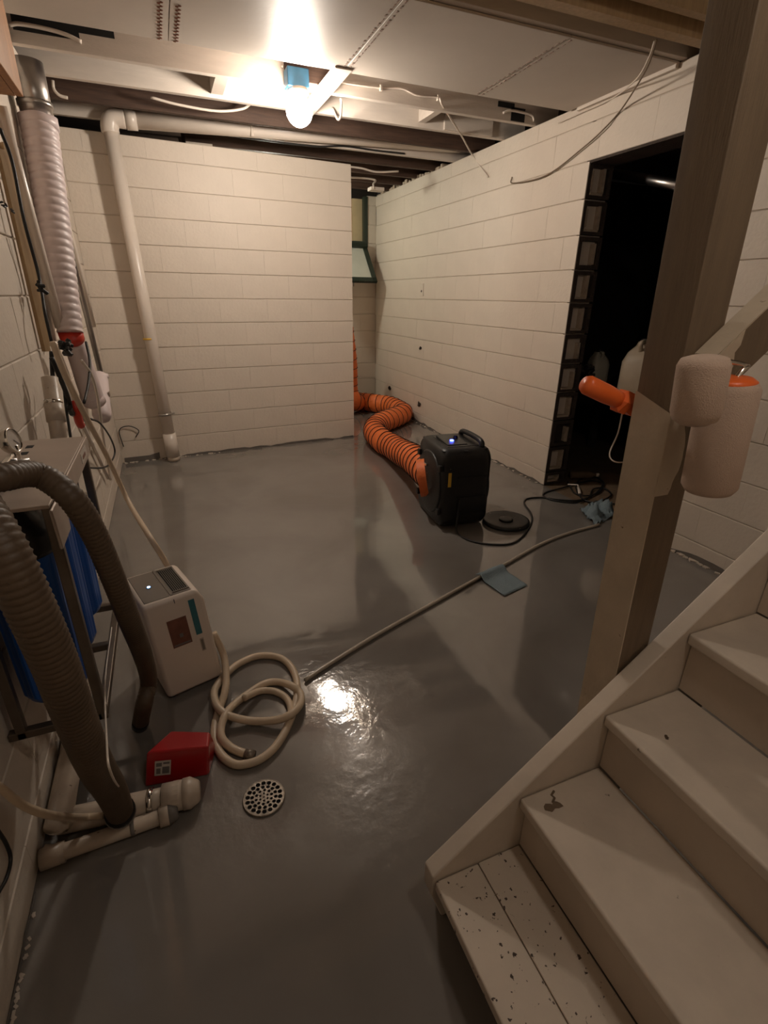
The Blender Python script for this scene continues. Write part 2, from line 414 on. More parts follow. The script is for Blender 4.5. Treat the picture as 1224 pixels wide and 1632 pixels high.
# broken jamb: the open ends of the blocks, one per course
for k, (z0, z1) in enumerate(zip(zsR[:11], zsR[1:12])):
    x0, x1 = XR + 0.004, XR + 0.2; j = random.uniform(-0.006, 0.006)
    y = YD1 + j
    bm = nb()
    t = 0.032
    for lo, hi in (((x0, y, z0 + 0.006), (x0 + t, y + 0.06, z1 - 0.006)), ((x1 - t, y, z0 + 0.006), (x1, y + 0.06, z1 - 0.006)),
                   ((x0 + t, y, z0 + 0.006), (x1 - t, y + 0.06, z0 + 0.03)), ((x0 + t, y, z1 - 0.03), (x1 - t, y + 0.06, z1 - 0.006))):
        box(bm, lo, hi)
    o = obj('jamb_block', bm, mt_raw_block, wr)
    obj('block_core', cbox(((x0 + x1) / 2, y + 0.045, (z0 + z1) / 2), (0.14, 0.02, z1 - z0 - 0.05)), mt_core, o)
    bm = nb(); xm = x0 + 0.118 + random.uniform(-0.012, 0.012)
    box(bm, (xm, y - 0.008, z0 + 0.035), (xm + 0.019, y + 0.04, z1 - random.uniform(0.03, 0.06)))
    if k % 3 != 2: box(bm, (x0 + 0.03, y - 0.008, z0 + 0.024), (xm + 0.014, y + 0.03, z0 + 0.038))
    if k > 8: box(bm, (x0 + 0.03, y - 0.006, z0 + 0.05), (x0 + 0.042, y + 0.03, z1 - 0.05))
    obj('mortar_lip', bm, mt_mortarlip, o)
# lintel underside (raw)
obj('lintel', box(nb(), (XR + 0.003, YD0, ZD - 0.012), (XR + 0.2, YD1, ZD + 0.002)), mt_raw_block, wr)
# alcove end wall with window, side wall
WX0, WX1, WZ0 = 2.25, 2.905, 1.90
bm = nb()
box(bm, (1.0, YA + 0.007, -0.1), (XR + 0.1, YA + 0.2, WZ0)); box(bm, (1.0, YA + 0.007, WZ0), (WX0, YA + 0.2, HW)); box(bm, (WX1 + 0.06, YA + 0.007, WZ0), (XR + 0.1, YA + 0.2, HW))
wa = struct('wall_alcove', bm, mt_mortar, 'painted block end wall of the alcove under the small window')
lay_blocks(wa, (XR, YA + 0.007, 0), PI, XR - 1.05, zsL, holes=((XR - WX1 - 0.06, XR - WX0, WZ0, 3),))
struct('wall_alcove_side', box(nb(), (0.85, YB1 + 0.15, -0.1), (1.05, YA + 0.2, HW)), mt_mortar, 'block wall closing the alcove behind the partition')
struct('wall_front', box(nb(), (-0.2, YF - 0.2, -0.1), (4.7, YF, 4.6)), mt_mortar, 'block wall behind the foot of the stairs')
for nm_, lo_, hi_, lb_ in (('end', (4.5, YF, -0.1), (4.7, -0.5, 4.6), 'end wall of the stairwell'), ('side', (XR + 0.2, -0.5, -0.1), (4.7, -0.46, 2.6), 'side wall of the stairwell'),
        ('upper', (2.15, -0.54, 2.73), (4.5, -0.46, 4.6), 'upper side wall of the stairwell'), ('over', (2.05, YF, 2.73), (2.15, -0.54, 4.6), 'upper near wall of the stairwell')):
    struct('wall_stairwell_' + nm_, box(nb(), lo_, hi_), mt_mortar, lb_)
struct('ceiling_stairwell', box(nb(), (2.05, YF, 4.6), (4.7, -0.5, 4.7)), mt_panel, 'ceiling over the stairwell')
# dark room shell
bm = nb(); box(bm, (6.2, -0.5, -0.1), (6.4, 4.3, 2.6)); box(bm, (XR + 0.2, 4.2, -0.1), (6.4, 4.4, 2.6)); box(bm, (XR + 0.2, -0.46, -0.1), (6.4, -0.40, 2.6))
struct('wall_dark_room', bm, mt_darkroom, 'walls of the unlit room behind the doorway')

# ceiling: subfloor boards, joists, panels
bm = nb(); box(bm, (-0.2, -0.62, 2.655), (6.4, YA + 0.2, 2.72)); box(bm, (-0.2, YF - 0.2, 2.655), (2.1, -0.62, 2.72))
ce = struct('ceiling', bm, mt_brownwood, 'open basement ceiling of joists with painted panels nailed below')
def joist(y, x0=0.0, x1=XR + 0.18, mtl=None, z0=HW, th=0.04):
    return obj('joist', box(nb(), (x0 - 0.15, y, z0), (x1, y + th, 2.655)), mtl or mt_joist, ce, bevel=0.002, bseg=1)
joist(1.99); joist(2.385); joist(2.765); joist(3.17, mtl=mt_brownwood); joist(3.52)
for y in (3.90, 4.28, 4.66, 5.04): joist(y, 1.0, mtl=mt_brownwood)
for y in (1.20, 0.80, 0.42, 0.04, -0.34): joist(y, mtl=mt_joist if y == 1.20 else mt_brownwood)
for y in (-0.75, -1.12, -1.5): joist(y, 0, 2.05, mt_brownwood)
# panels nailed under the joists with batten seams
for x0, x1 in ((0.03, 0.69), (0.693, 1.549), (1.551, 2.378), (2.380, 3.05)):
    p = obj('ceiling_panel', box(nb(), (x0, 1.235, HW - 0.012), (x1, 2.03, HW - 0.001)), mt_panel, ce, bevel=0.002, bseg=1)
    if x0 == 0.03:
        for xx in (0.655, 0.725):
            bm = nb()
            for k in range(11):   # row of small printed S-shaped mill marks
                yy = 1.66 + 0.034 * k; pts = []
                for t in range(9):
                    a = t / 8
                    pts.append((xx + 0.011 * math.sin(a * 2 * PI), yy + 0.022 * a, HW - 0.0125))
                tube(pts, 0.0022, 4, bm)
            obj('printed_marks', bm, mt_mark, p)
for xs_ in (1.55, 2.379):
    bm = nb()
    for k in range(18):
        y = 1.25 + k * 0.043
        for dx in (-0.018, 0.014):
            box(bm, (xs_ + dx + random.uniform(-.004, .004), y + random.uniform(0, .008), HW - 0.0135), (xs_ + dx + 0.008, y + random.uniform(.018, .034), HW - 0.0115))
    obj('seam_stain', bm, mt_printd, ce, label='broken brown stain along a panel seam', kind='stuff')
obj('panel_edge_trim', box(nb(), (3.045, 1.24, HW - 0.03), (3.068, 1.95, HW - 0.0005)), mt_cable, ce, bevel=0.003)
obj('nailed_board', box(nb(), (1.49, 1.97, HW - 0.020), (1.585, 2.84, HW - 0.0005)), mt_joist, ce, bevel=0.003)
obj('blocking', box(nb(), (0.95, 2.425, HW + 0.02), (1.02, 2.765, 2.655)), mt_joist, ce)
obj('blocking', box(nb(), (2.35, 2.425, HW + 0.03), (2.40, 2.765, 2.655)), mt_joist, ce)
obj('joist_scab', box(nb(), (2.55, 2.745, HW + 0.005), (2.95, 2.766, 2.62)), mt_joist, ce)
obj('rough_patch', cbox((1.47, 2.381, 2.53), (0.30, 0.010, 0.10)), mt_brownwood, ce, label='bare brown patch on the painted joist')
# flat black slabs on the joist, left and right, colour in the shade of its holes
bm = nb(); box(bm, (0.02, 2.382, 2.50), (0.30, 2.390, 2.56)); box(bm, (0.02, 2.382, 2.56), (0.12, 2.390, 2.65)); box(bm, (0.3, 2.382, 2.53), (0.46, 2.390, 2.56))
obj('notch_shade', bm, mt_dark, ce, label='flat black patch standing for a shaded hole in the joist')
bm = nb(); box(bm, (2.86, 2.382, 2.455), (2.97, 2.390, 2.53)); box(bm, (2.75, 2.382, 2.52), (2.88, 2.390, 2.55))
obj('notch_shade', bm, mt_dark, ce)
# overhead timber beam near the stairs
obj('beam', box(nb(), (0.6, 0.885, HW - 0.075), (XR - 0.03, 0.945, HW - 0.001)), mt_woodpole, ce, label='bare brown timber beam overhead')
obj('beam', box(nb(), (0.6, 0.76, HW - 0.06), (XR - 0.03, 0.80, HW - 0.001)), mt_woodpole, ce)
# mortar debris ledge on top of the back part of the right wall
bm = nb()
for k in range(26):
    y = 3.75 + k * 0.065; h = random.uniform(0.008, 0.035)
    box(bm, (XR - 0.004 + random.uniform(0, .02), y, HW - 0.004), (XR + 0.09, y + random.uniform(0.03, 0.06), HW + h))
obj('mortar_crumbs', bm, mt_mortarlip, wr, label='ragged mortar crumbs along the wall top', kind='stuff')
# paint edge / debris line where the walls meet the floor
def debris(parent, path, n, mtl, w=0.02):
    bm = nb()
    for k in range(n):
        a = random.random(); i = int(a * (len(path) - 1)); p = V(path[i]).lerp(V(path[min(i + 1, len(path) - 1)]), (a * (len(path) - 1)) % 1)
        s = random.uniform(0.004, w)
        mx = M.Translation(p + V((random.uniform(-w, w) * .4, random.uniform(-w, w) * .4, s * .2 + fz(p.x, p.y)))) @ M.Rotation(random.random() * 6, 4, 'Z')
        box(bm, (-s, -s * .6, -s * .25), (s, s * .6, s * .25), mx)
    return obj('crumbs_and_glints', bm, mtl, parent, kind='stuff')
debris(wr, [(XR - 0.012, 0.2, 0), (XR - 0.012, 0.84, 0)], 60, mt_mortar, 0.016)
debris(wr, [(XR - 0.012, 1.85, 0), (XR - 0.012, 5.2, 0)], 90, mt_mortar, 0.014)
debris(wb, [V((0.02, YB0 - 0.012, 0)), V((0.9, YB0 + 0.055, 0))], 40, mt_mortar, 0.014)
debris(wl, [(0.008, -1.2, 0), (0.008, -0.2, 0)], 50, mt_mortar, 0.0055)  # pale crumbs here also stand in for small glints at the wall foot
debris(wa, [(2.3, YA - 0.02, 0), (3.0, YA - 0.02, 0)], 20, mt_raw_block, 0.03)

# grey floor paint slopped a little way up the foot of the walls
mt_band = mat('floor_paint_smear', (0.155, 0.139, 0.122), 0.3, var=0.2, vscale=8)
def paint_band(parent, a, b, out, hs, step=0.04, seed=1):
    rnd = random.Random(seed); a, b, out = V(a), V(b), V(out); n = max(2, int((b - a).length / step)); bm = nb(); lo = []; hi = []; h = hs[0]
    for k in range(n + 1):
        p = a.lerp(b, k / n) + out * .0025; h += rnd.uniform(-.012, .012); h = min(max(h, hs[0]), hs[1])
        lo.append(bm.verts.new((p.x, p.y, -.002))); hi.append(bm.verts.new((p.x, p.y, h)))
    for k in range(n): bm.faces.new((lo[k], lo[k + 1], hi[k + 1], hi[k]))
    o = obj('paint_band', bm, mt_band, parent); md = o.modifiers.new('s', 'SOLIDIFY'); md.thickness = .002; md.offset = 0
paint_band(wr, (XR, 1.83, 0), (XR, 5.3, 0), (-1, 0, 0), (.006, .045), .05, 1)
paint_band(wr, (XR, -.45, 0), (XR, .83, 0), (-1, 0, 0), (.006, .035), .05, 2)
paint_band(wb, V((0.02, YB0, 0)) + dirb * .0, V((0, YB0, 0)) + dirb * (Lb - .01), nrm, (.006, .022), .05, 3)
paint_band(wb, V((0.02, YB0, 0)), V((0, YB0, 0)) + dirb * .30, nrm * 1.4, (.045, .075), .04, 4)
paint_band(wl, (0, -1.6, 0), (0, -.15, 0), (1, 0, 0), (.004, .015), .05, 5)
# alcove window: fixed green frame with boards behind, and the sash let down into the room
wn = struct('window_1', box(nb(), (WX0, YA - 0.01, WZ0), (WX1 + 0.055, YA + 0.06, WZ0 + 0.065)), mt_green, 'dark green basement window frame above the open sash')
obj('window_jamb', box(nb(), (WX1 + 0.01, YA - 0.01, WZ0 + 0.065), (WX1 + 0.055, YA + 0.06, HW - 0.01)), mt_green, wn)
obj('reveal_board', box(nb(), (WX1 - 0.115, YA + 0.06, WZ0 + 0.065), (WX1 + 0.01, YA + 0.09, HW - 0.03)), mt_creamwood, wn)
obj('reveal_board', box(nb(), (WX0, YA + 0.10, WZ0 + 0.05), (WX1 - 0.10, YA + 0.13, HW - 0.03)), mt_orangewood, wn)
obj('window_jamb', box(nb(), (WX0, YA - 0.01, WZ0 + 0.065), (WX0 + 0.045, YA + 0.06, HW - 0.01)), mt_green, wn)
struct('wall_window_well', box(nb(), (WX0 - 0.2, YA + 0.21, 1.5), (XR + 0.1, YA + 0.3, HW + 0.2)), mt_darkwood, 'dark boards outside the small window')
sa = V((WX1 + 0.03, YA - 0.02, WZ0 + 0.01)); sb = V((WX1 + 0.02, YA - 0.40, 1.50))
sash = thing('window_sash', 'dark green framed window sash hanging open into the alcove', 'window sash', (2.6, YA - 0.05, 1.52))
sl = V((WX0 + 0.02 - sa.x, 0, 0)); d = sb - sa; d.x = 0
nz = V((1, 0, 0)).cross(d).normalized()
for nm, A, B, w_ in (('sash_rail', sa, sa + sl, 0.045), ('sash_rail', sa + d, sa + sl + d, 0.06), ('sash_stile', sa, sa + d, 0.055), ('sash_stile', sa + sl, sa + sl + d, 0.055)):
    t = (B - A).normalized(); inn = (sa + sl / 2 + d / 2 - (A + B) / 2); inn = (inn - t * inn.dot(t)).normalized()
    obj(nm, prism([(0, 0), ((B - A).length, 0), ((B - A).length, w_), (0, w_)], basis(A - nz * .015, t, inn, t.cross(inn)), 0.03), mt_green, sash)
obj('glass_pane', prism([(0, 0), (sl.length, 0), (sl.length, d.length), (0, d.length)], basis(sa, sl.normalized(), d.normalized(), sl.normalized().cross(d.normalized())), 0.004), mt_glass, sash)
obj('sash_latch', cyl(sa + d + sl * .45, sa + d + sl * .45 - V((0, 0, .05)), .004, seg=6), mt_blackp, sash)

# ================================================================== LAMP
lp = ay(472, 128, 2.345)
gc = ay(477, 178, 2.33)
lamp = thing('bulb_lamp', 'lit bare white bulb in a blue box on the ceiling joist', 'lamp', (lp.x, 2.38, lp.z))
bm = nb(); box(bm, (lp.x - 0.062, 2.29, lp.z - 0.045), (lp.x + 0.062, 2.383, lp.z + 0.045))
obj('junction_box', bm, mt_bluebox, lamp, bevel=0.006)
ax0 = V((lp.x + 0.004, 2.335, lp.z - 0.045)); axd = (gc - ax0).normalized()
mx = along(ax0, gc); Lg = (gc - ax0).length
obj('socket', lathe([(0.060, 0.0), (0.060, 0.022), (0.034, 0.028), (0.030, 0.062), (0.022, 0.066)], mx), mt_cable, lamp, smooth=True)
prof = [(0.0, Lg + 0.074)] + [(0.074 * math.sin(a), Lg + 0.074 * math.cos(a)) for a in [PI * k / 14 for k in range(1, 11)]] + [(0.030, Lg - 0.078), (0.026, 0.064), (0.0, 0.063)]
obj('light_bulb', lathe(prof, mx), mt_bulb, lamp, smooth=True)
obj('screw', cyl((lp.x - 0.07, 2.383, lp.z + 0.06), (lp.x - 0.07, 2.370, lp.z + 0.06), 0.005, seg=8), mt_chrome, lamp)

def bare_bulb(lab, l2, mtl):
    t = thing('bulb_lamp', lab, 'lamp', l2 + V((0, 0, .07)))
    obj('junction_box', box(nb(), l2 + V((-.06, -.05, .03)), l2 + V((.06, .05, .07))), mt_bluebox, t, bevel=.005)
    m2 = along(l2 + V((0, 0, .03)), l2 + V((0, 0, -1)))
    obj('socket', lathe([(.045, 0), (.045, .02), (.03, .026), (.026, .05)], m2), mt_cable, t, smooth=True)
    obj('light_bulb', lathe([(0, .048), (.024, .05), (.03, .07)] + [(.074 * math.sin(a), .14 - .074 * math.cos(a)) for a in [PI * k / 14 for k in range(4, 14)]] + [(0, .214)], m2), mtl, t, smooth=True)
bare_bulb('added unseen fill bulb on the joist above the foot of the stairs', V((1.15, -1.12, 2.38)), mt_fill_bulb)  # not in view; added as fill for the stairs and rollers
bare_bulb('third bare bulb in the alcove hidden behind the partition', V((1.65, 4.68, 2.38)), mt_bulb3)

# ================================================================== DRAIN PIPE on the back wall
pt = onback(174, 198, 0.10); pb = onback(271, 700, 0.10)
dp = thing('drain_pipe', 'white plastic drain pipe running along the ceiling and down the back wall', 'pipe', (pb.x, pb.y, 0))
floor_end = pb + (pb - pt) * ((pb.z - 0.004) / (pt.z - pb.z))
obj('downpipe', cyl(pt, floor_end, 0.046), mt_pvc, dp, smooth=True)
sl0 = pt.lerp(floor_end, 0.90); sl1 = pt.lerp(floor_end, 0.985)
obj('coupling', cyl(sl0, sl1, 0.054), mt_pvc, dp, smooth=True)
obj('pipe_foot', cyl(sl1, floor_end, 0.050), mt_pvc_d, dp, smooth=True)
h0 = ay(200, 190, pt.y); h1 = ay(760, 234, pt.y - .03)
ez = h0.z
obj('elbow', tube([pt - V((0, 0, .05)), V((pt.x, pt.y, ez - .06)), V((pt.x + .012, pt.y, ez - .022)), V((pt.x + .045, pt.y, ez)), h0], 0.058, 18, smooth=5), mt_pvc, dp, smooth=True)
obj('overhead_run', cyl(V((pt.x + .06, pt.y, ez)), h1, 0.055), mt_pvc, dp, smooth=True)
obj('coupling', cyl(h0, h0.lerp(h1, 0.025), 0.062), mt_pvc, dp, smooth=True)
q_ = ay(401, 200, pt.y - .065); obj('hanger_strap', tube([q_ + V((0, 0, .10)), q_ + V((0, -.012, 0)), q_ + V((0, 0.0, -.065))], 0.010, 6), mt_cable, dp)
q_ = onback(238, 540, 0.10); dd = (floor_end - pt).normalized()
obj('yellow_mark', cyl(q_ - dd * .006, q_ + dd * .006, 0.0475), mt_yellow, dp, smooth=True)
q_ = onback(263, 660, 0.10); obj('wall_clamp', cyl(q_ - dd * .010, q_ + dd * .010, 0.054), mt_steel, dp, smooth=True)
obj('clamp_screw', cyl(q_ + V((.05, 0, 0)), q_ + V((.075, 0.02, 0)), 0.008, seg=8), mt_steel, dp)

# ================================================================== CABLES overhead
def cable(name, label, pts, r, mtl, cat='cable', seg=6, n=6, group=None):
    return one(name, label, cat, tube(pts, r, seg, smooth=n), mtl, group, smooth=True)
cable('electric_cable', 'white cable stapled along the joist right of the bulb, dropping to the block wall',
      [ay(535, 128, 2.375), ay(560, 134, 2.376), ay(607, 140, 2.376), ay(640, 141, 2.376), ay(665, 152, 2.376), ay(698, 156, 2.374), ay(706, 169, 2.370), ay(706, 169, 2.370).lerp(ax(752, 246, XR - .02), .55) + V((0, -.02, -.01)), ax(752, 246, XR - .02), ax(778, 282, XR - .012)], 0.006, mt_cable)
for i, (px, py) in enumerate(((607, 140), (698, 156))):
    q_ = ay(px, py, 2.374)
    tri(obj('cable_staple', cbox(q_, (0.012, 0.016, 0.03)), mt_cable), label=('white staple holding the cable nearer the bulb', 'white staple where the cable leaves the joist')[i], cat='staple')
cable('hanging_cord', 'thin brown cord drooping from the beam across the right wall to its bracket',
      [az(1046, 64, HW - .03), az(1040, 85, HW - .05), az(1026, 118, HW - .07), ax(992, 172, XR - .02), ax(965, 203, XR - .015), ax(930, 235, XR - .015), ax(870, 280, XR - .012), ax(818, 292, XR - .012), ax(816, 282, XR - .01)], 0.0045, mt_postbrown)
cable('short_cord', 'second thin cord beside the drooping one, running to the wall top',
      [az(1043, 66, HW - .03), az(1035, 90, HW - .05), az(1016, 124, HW - .06), ax(985, 151, XR - .014), ax(960, 165, XR - .012), ax(930, 178, XR - .012), ax(890, 196, XR - .012)], 0.004, mt_cable)
cable('looped_cable', 'short white cable looping below the joist right of the bulb',
      [ay(530, 172, 2.76), ay(538, 190, 2.70), ay(543, 185, 2.60), ay(544, 164, 2.42), ay(543, 158, 2.42)], 0.007, mt_cable)
cable('slack_cable', 'white cable sagging in the dark joist bay left of the bulb',
      [ay(240, 155, 3.0), ay(285, 167, 3.0), ay(345, 177, 3.0), ay(385, 174, 3.0), ay(400, 165, 3.0)], 0.008, mt_cable)
cable('black_cable', 'black cable stapled along the painted joist above the partition',
      [ay(340, 212, 3.50), ay(410, 222, 3.50), ay(500, 233, 3.505), ay(548, 233, 3.51), ay(600, 240, 3.51), ay(645, 245, 3.51)], 0.007, mt_cord)
cable('alcove_cable', 'upper white cable on the bare alcove joists',
      [ay(540, 264, 3.88), ay(575, 268, 3.88), ay(600, 274, 3.885), ay(635, 273, 3.885)], 0.008, mt_cable)
cable('alcove_cable', 'lower white cable on the alcove joists, looping to a small white box',
      [ay(540, 282, 4.25), ay(580, 284, 4.25), ay(598, 287, 4.25), ay(595, 293, 4.2), ay(596, 300, 4.15)], 0.009, mt_cable)
q_ = ay(601, 305, 4.2)
one('outlet_box', 'small white ceiling box at the end of the looped alcove cable', 'outlet box', cbox(q_ + V((0, .03, .02)), (0.14, 0.10, 0.03)), mt_cable, bevel=0.004)
cable('joist_cable', 'white cable poking through the broken joist at upper left',
      [ay(14, 40, 2.375), ay(30, 38, 2.372), ay(70, 45, 2.37), ay(105, 55, 2.37), ay(130, 67, 2.372)], 0.009, mt_cable)
cable('joist_cable', 'white cable curling out of the broken joist beside the right wall',
      [ay(802, 180, 2.376), ay(812, 176, 2.37), ay(832, 179, 2.37), ay(848, 184, 2.372), ay(851, 193, 2.376)], 0.008, mt_cable)
cable('hook_wire', 'small curved pipe hook hanging in the dark bay at upper left',
      [ay(84, 128, 3.0), ay(86, 142, 3.0), ay(95, 152, 3.0), ay(108, 156, 3.0)], 0.009, mt_cable)

# ================================================================== WALL DETAILS right wall
def plate(name, label, px, py, w_, h_, mtl, cat):
    q = ax(px, py, XR - 0.003); return one(name, label, cat, cbox(q, (0.012, w_, h_)), mtl, bevel=0.002)
plate('cover_plate', 'painted square cover plate high on the right wall', 672, 462, 0.09, 0.12, mt_wall, 'cover plate')
for i, (px, py, s) in enumerate(((672, 465, .022), (670, 554, .030), (621, 620, .05), (668, 644, .04))):
    q = ax(px, py, XR - 0.006)
    lab = ('dark bolt hole in the painted cover plate', 'dark anchor hole below the cover plate on the right wall', 'dark broken hole low on the right wall near the orange duct', 'low anchor hole with white chips on the right wall')[i]
    bm = nb()
    for k in range(5):
        mxr = M.Translation(q + V((0, random.uniform(-s, s) * .6, random.uniform(-s, s) * .5))) @ M.Rotation(random.random() * 3, 4, 'X')
        box(bm, (-.005, -s * .32, -s * .28), (.003, s * .32, s * .28), mxr)
    one('wall_hole', lab, 'hole', bm, mt_raw_block)
# thin wall wire on the back wall at lower left
q0 = onback(197, 712, 0.012); q1 = onback(190, 686, 0.012); q2 = onback(205, 679, 0.02); q3 = onback(221, 686, 0.02); q4 = onback(216, 697, 0.012)
cable('bent_wire', 'thin dark bent wire sticking out of the back wall near the corner', [q0, q1, q2, q3, q4], 0.004, mt_cord, n=4)

# ================================================================== LEFT WALL SERVICES
wbx = ax(38, 155, 0.14)
bx = thing('wooden_box', 'orange-brown wooden box fixed high on the left wall', 'wooden box', (0.07, wbx.y - .2, wbx.z))
obj('front_board', box(nb(), (0.115, wbx.y - 0.55, wbx.z), (0.14, wbx.y, HW - 0.02)), mt_orangewood, bx, bevel=0.003)
obj('side_board', box(nb(), (0.002, wbx.y - 0.022, wbx.z), (0.114, wbx.y, HW - 0.02)), mt_orangewood, bx)
obj('bottom_board', box(nb(), (0.002, wbx.y - 0.55, wbx.z), (0.114, wbx.y - 0.024, wbx.z + 0.02)), mt_orangewood, bx)
ct = ax(40, 95, 0.085); cb = ax(58, 182, 0.085)
ca = thing('metal_duct_collar', 'grey metal duct collar between the wooden box and white flexible duct', 'duct', cb)
obj('collar_pipe', cyl(V((0.085, cb.y + .02, ct.z)), V((0.085, cb.y + .02, cb.z - 0.02)), 0.066, seg=24), mt_steel, ca, smooth=True)
obj('collar_rim', cyl(V((0.085, cb.y + .02, cb.z + .05)), V((0.085, cb.y + .02, cb.z + .03)), 0.072, seg=24), mt_steel, ca, smooth=True)
fa = V((0.085, cb.y + .02, cb.z - 0.018)); fb = ax(112, 530, 0.07)
fx = thing('flexible_duct', 'white ribbed flexible duct running down the left wall', 'duct', (fb.x, fb.y, fb.z))
path = resample(smooth_path([fa, fa.lerp(fb, .33), fa.lerp(fb, .66), fb], 8), 0.0045)
obj('ribbed_hose', tube(path, 0, 20, rf=lambda i, n: (0.074 - 0.020 * (i / n) ** 1.5) * (0.96 + 0.075 * abs(math.sin(i * PI / 8.0)))), mt_flex, fx, smooth=True)
obj('duct_cuff', cyl(fa + V((0, 0, .014)), fa - V((0, 0, .035)), 0.080, seg=24), mt_flex, fx, smooth=True)
tb = ax(150, 640, 0.075); tm = ax(128, 575, 0.07)
obj('red_band', cyl(fb, fb.lerp(tm, .22), 0.053), mt_redtool, fx, smooth=True, label='red band at the lower end')
trp = thing('drain_boot', 'large mauve-grey plastic pipe boot below the flexible duct', 'pipe', tb)
obj('boot_pipe', tube([fb.lerp(tm, .22), tm, tm.lerp(tb, .5), tb], 0, 18, smooth=5, rf=lambda i, n: 0.046 + 0.010 * min(1, i / n * 1.6)), mt_flex, trp, smooth=True)
obj('boot_lip', cyl(tb - (tm - tb).normalized() * 0.0, tb + (tm - tb).normalized() * .05, 0.060), mt_flex, trp, smooth=True)
cu0, cu1 = ax(157, 600, 0.09), ax(163, 668, 0.09)
obj('side_cup', tube([cu0, cu0.lerp(cu1, .9), cu1], 0, 20, rf=lambda i, n: (.050, .050, .040)[i]), mt_flex, trp, smooth=True)
obj('cup_rim', cyl(cu0 + V((0, 0, .012)), cu0 - V((0, 0, .012)), .054), mt_flex, trp, smooth=True)
obj('cup_strap', cbox(cu0.lerp(cu1, .42) + V((.047, -.012, 0)), (.012, .05, .028)), mt_chrome, trp, bevel=.004)
# conduits
def pole(name, label, a, b, r, mtl, cat='pipe', seg=10, group=None):
    return one(name, label, cat, cyl(a, b, r, seg=seg), mtl, group, smooth=True)
pole('metal_conduit', 'shiny metal conduit right of the white flexible duct', ax(67, 212, 0.055), ax(160, 592, 0.055), 0.017, mt_steel)
pole('metal_conduit', 'thin dull conduit strip beside the shiny one', ax(76, 230, 0.03), ax(150, 520, 0.03), 0.014, mt_pvc)
pole('grey_pipe', 'narrow painted pipe along the left side of the flexible duct', ax(0, 168, 0.035), ax(96, 522, 0.035), 0.022, mt_pvc)
for i, (a, b, lab) in enumerate((((0, 238), (74, 560), 'outer pale wood batten on the left wall'), ((6, 228), (79, 552), 'inner pale wood batten on the left wall beside the black cable'))):
    one('wood_batten', lab, 'batten', tube([ax(*a, 0.022), ax(*b, 0.022)], 0.016, 4), mt_woodpole)
cable('black_cable', 'black cable running down the left wall over the wood battens', [ax(0, 205, .06), ax(20, 260, .06), ax(38, 350, .06), ax(62, 440, .06), ax(72, 500, .07), ax(82, 545, .07)], 0.006, mt_cord)
def lump(name, label, px, py, x, s, mtl, cat, n=7):
    q = ax(px, py, x); bm = nb()
    for k in range(n):
        d_ = V((random.uniform(-.5, .5), random.uniform(-1, 1), random.uniform(-.8, .8))) * s
        mxr = M.Translation(q + d_) @ M.Rotation(random.random() * 6, 4, V((random.random(), random.random(), 1)))
        box(bm, V((-1, -.5, -.4)) * s * .55, V((1, .5, .4)) * s * .55, mxr)
    return one(name, label, cat, bm, mtl, bevel=0.003)
lump('cable_clamp', 'black spring clamp on the battens at mid height', 68, 460, .07, .024, mt_blackp, 'clamp')
lump('cable_clamp', 'big black clamp and knotted cables under the flexible duct', 106, 556, .085, .034, mt_blackp, 'clamp', 11)
lump('cable_clip', 'small black cable clip high on the outer batten', 5, 325, .045, .012, mt_blackp, 'clip', 4)
lump('cable_clip', 'small black cable clip high on the inner batten', 19, 334, .045, .012, mt_blackp, 'clip', 4)
# stand pipe with clamp
sa_, sb_ = ax(79, 602, .075), ax(101, 742, .075)
sp = thing('standpipe', 'beige open-topped standpipe with a steel clamp on the left wall', 'pipe', sb_)
sdir = (sb_ - sa_).normalized()
obj('pipe', cyl(sa_, sb_, 0.027), mt_pvc_d, sp, smooth=True)
obj('socket', cyl(sa_.lerp(sb_, .30), sa_.lerp(sb_, .50), 0.0315), mt_pvc_d, sp, smooth=True)
obj('hose_clamp', cyl(sa_.lerp(sb_, .26), sa_.lerp(sb_, .30), 0.0305), mt_chrome, sp, smooth=True)
obj('pipe_mouth', cyl(sa_ - sdir * .001, sa_ + sdir * .004, 0.023), mt_dark, sp)
tl = ax(123, 660, .12)
tool = thing('gripping_tool', 'red handled tool hanging among black cables on the left wall', 'tool', tl)
obj('handle', tube([ax(117, 640, .12), ax(122, 655, .125), ax(126, 672, .12), ax(129, 678, .12)], 0.016, 8, smooth=4), mt_redtool, tool, smooth=True)
obj('jaw', tube([ax(110, 650, .11), ax(114, 658, .11), ax(135, 668, .12)], 0.012, 6), mt_blackp, tool)
cable('black_cable', 'doubled black cord dropping from the big clamp to the red tool', [ax(82, 570, .09), ax(95, 600, .1), ax(107, 630, .11), ax(113, 652, .11)], 0.009, mt_cord)
cable('black_cable', 'black cord from the clamp into the open standpipe', [ax(82, 560, .09), ax(83, 585, .08), ax(84, 604, .075), sa_ + sdir * .05], 0.008, mt_cord)
cable('black_cable', 'black cord bowing beside the mauve boot', [ax(137, 545, .14), ax(143, 575, .15), ax(141, 610, .15), ax(134, 642, .14)], 0.006, mt_cord)
cable('thin_black_cord', 'thin black cord looping low along the left wall above the filter', [ax(142, 667, .12), ax(160, 675, .12), ax(177, 700, .11), ax(183, 722, .10), ax(172, 742, .09), ax(150, 746, .08), ax(130, 741, .07), ax(120, 732, .06)], 0.005, mt_cord)
cable('thin_black_cord', 'thin straight black cord left of the standpipe bottom', [ax(100, 585, .1), ax(104, 640, .1), ax(110, 680, .1), ax(115, 714, .1)], 0.005, mt_cord)
cable('clear_tube', 'thin clear tube hanging down beside the standpipe', [ax(130, 575, .15), ax(146, 598, .15), ax(155, 630, .14), ax(160, 665, .12), ax(165, 700, .06), ax(172, 740, .03), ax(176, 765, .02)], 0.007, mt_cable)
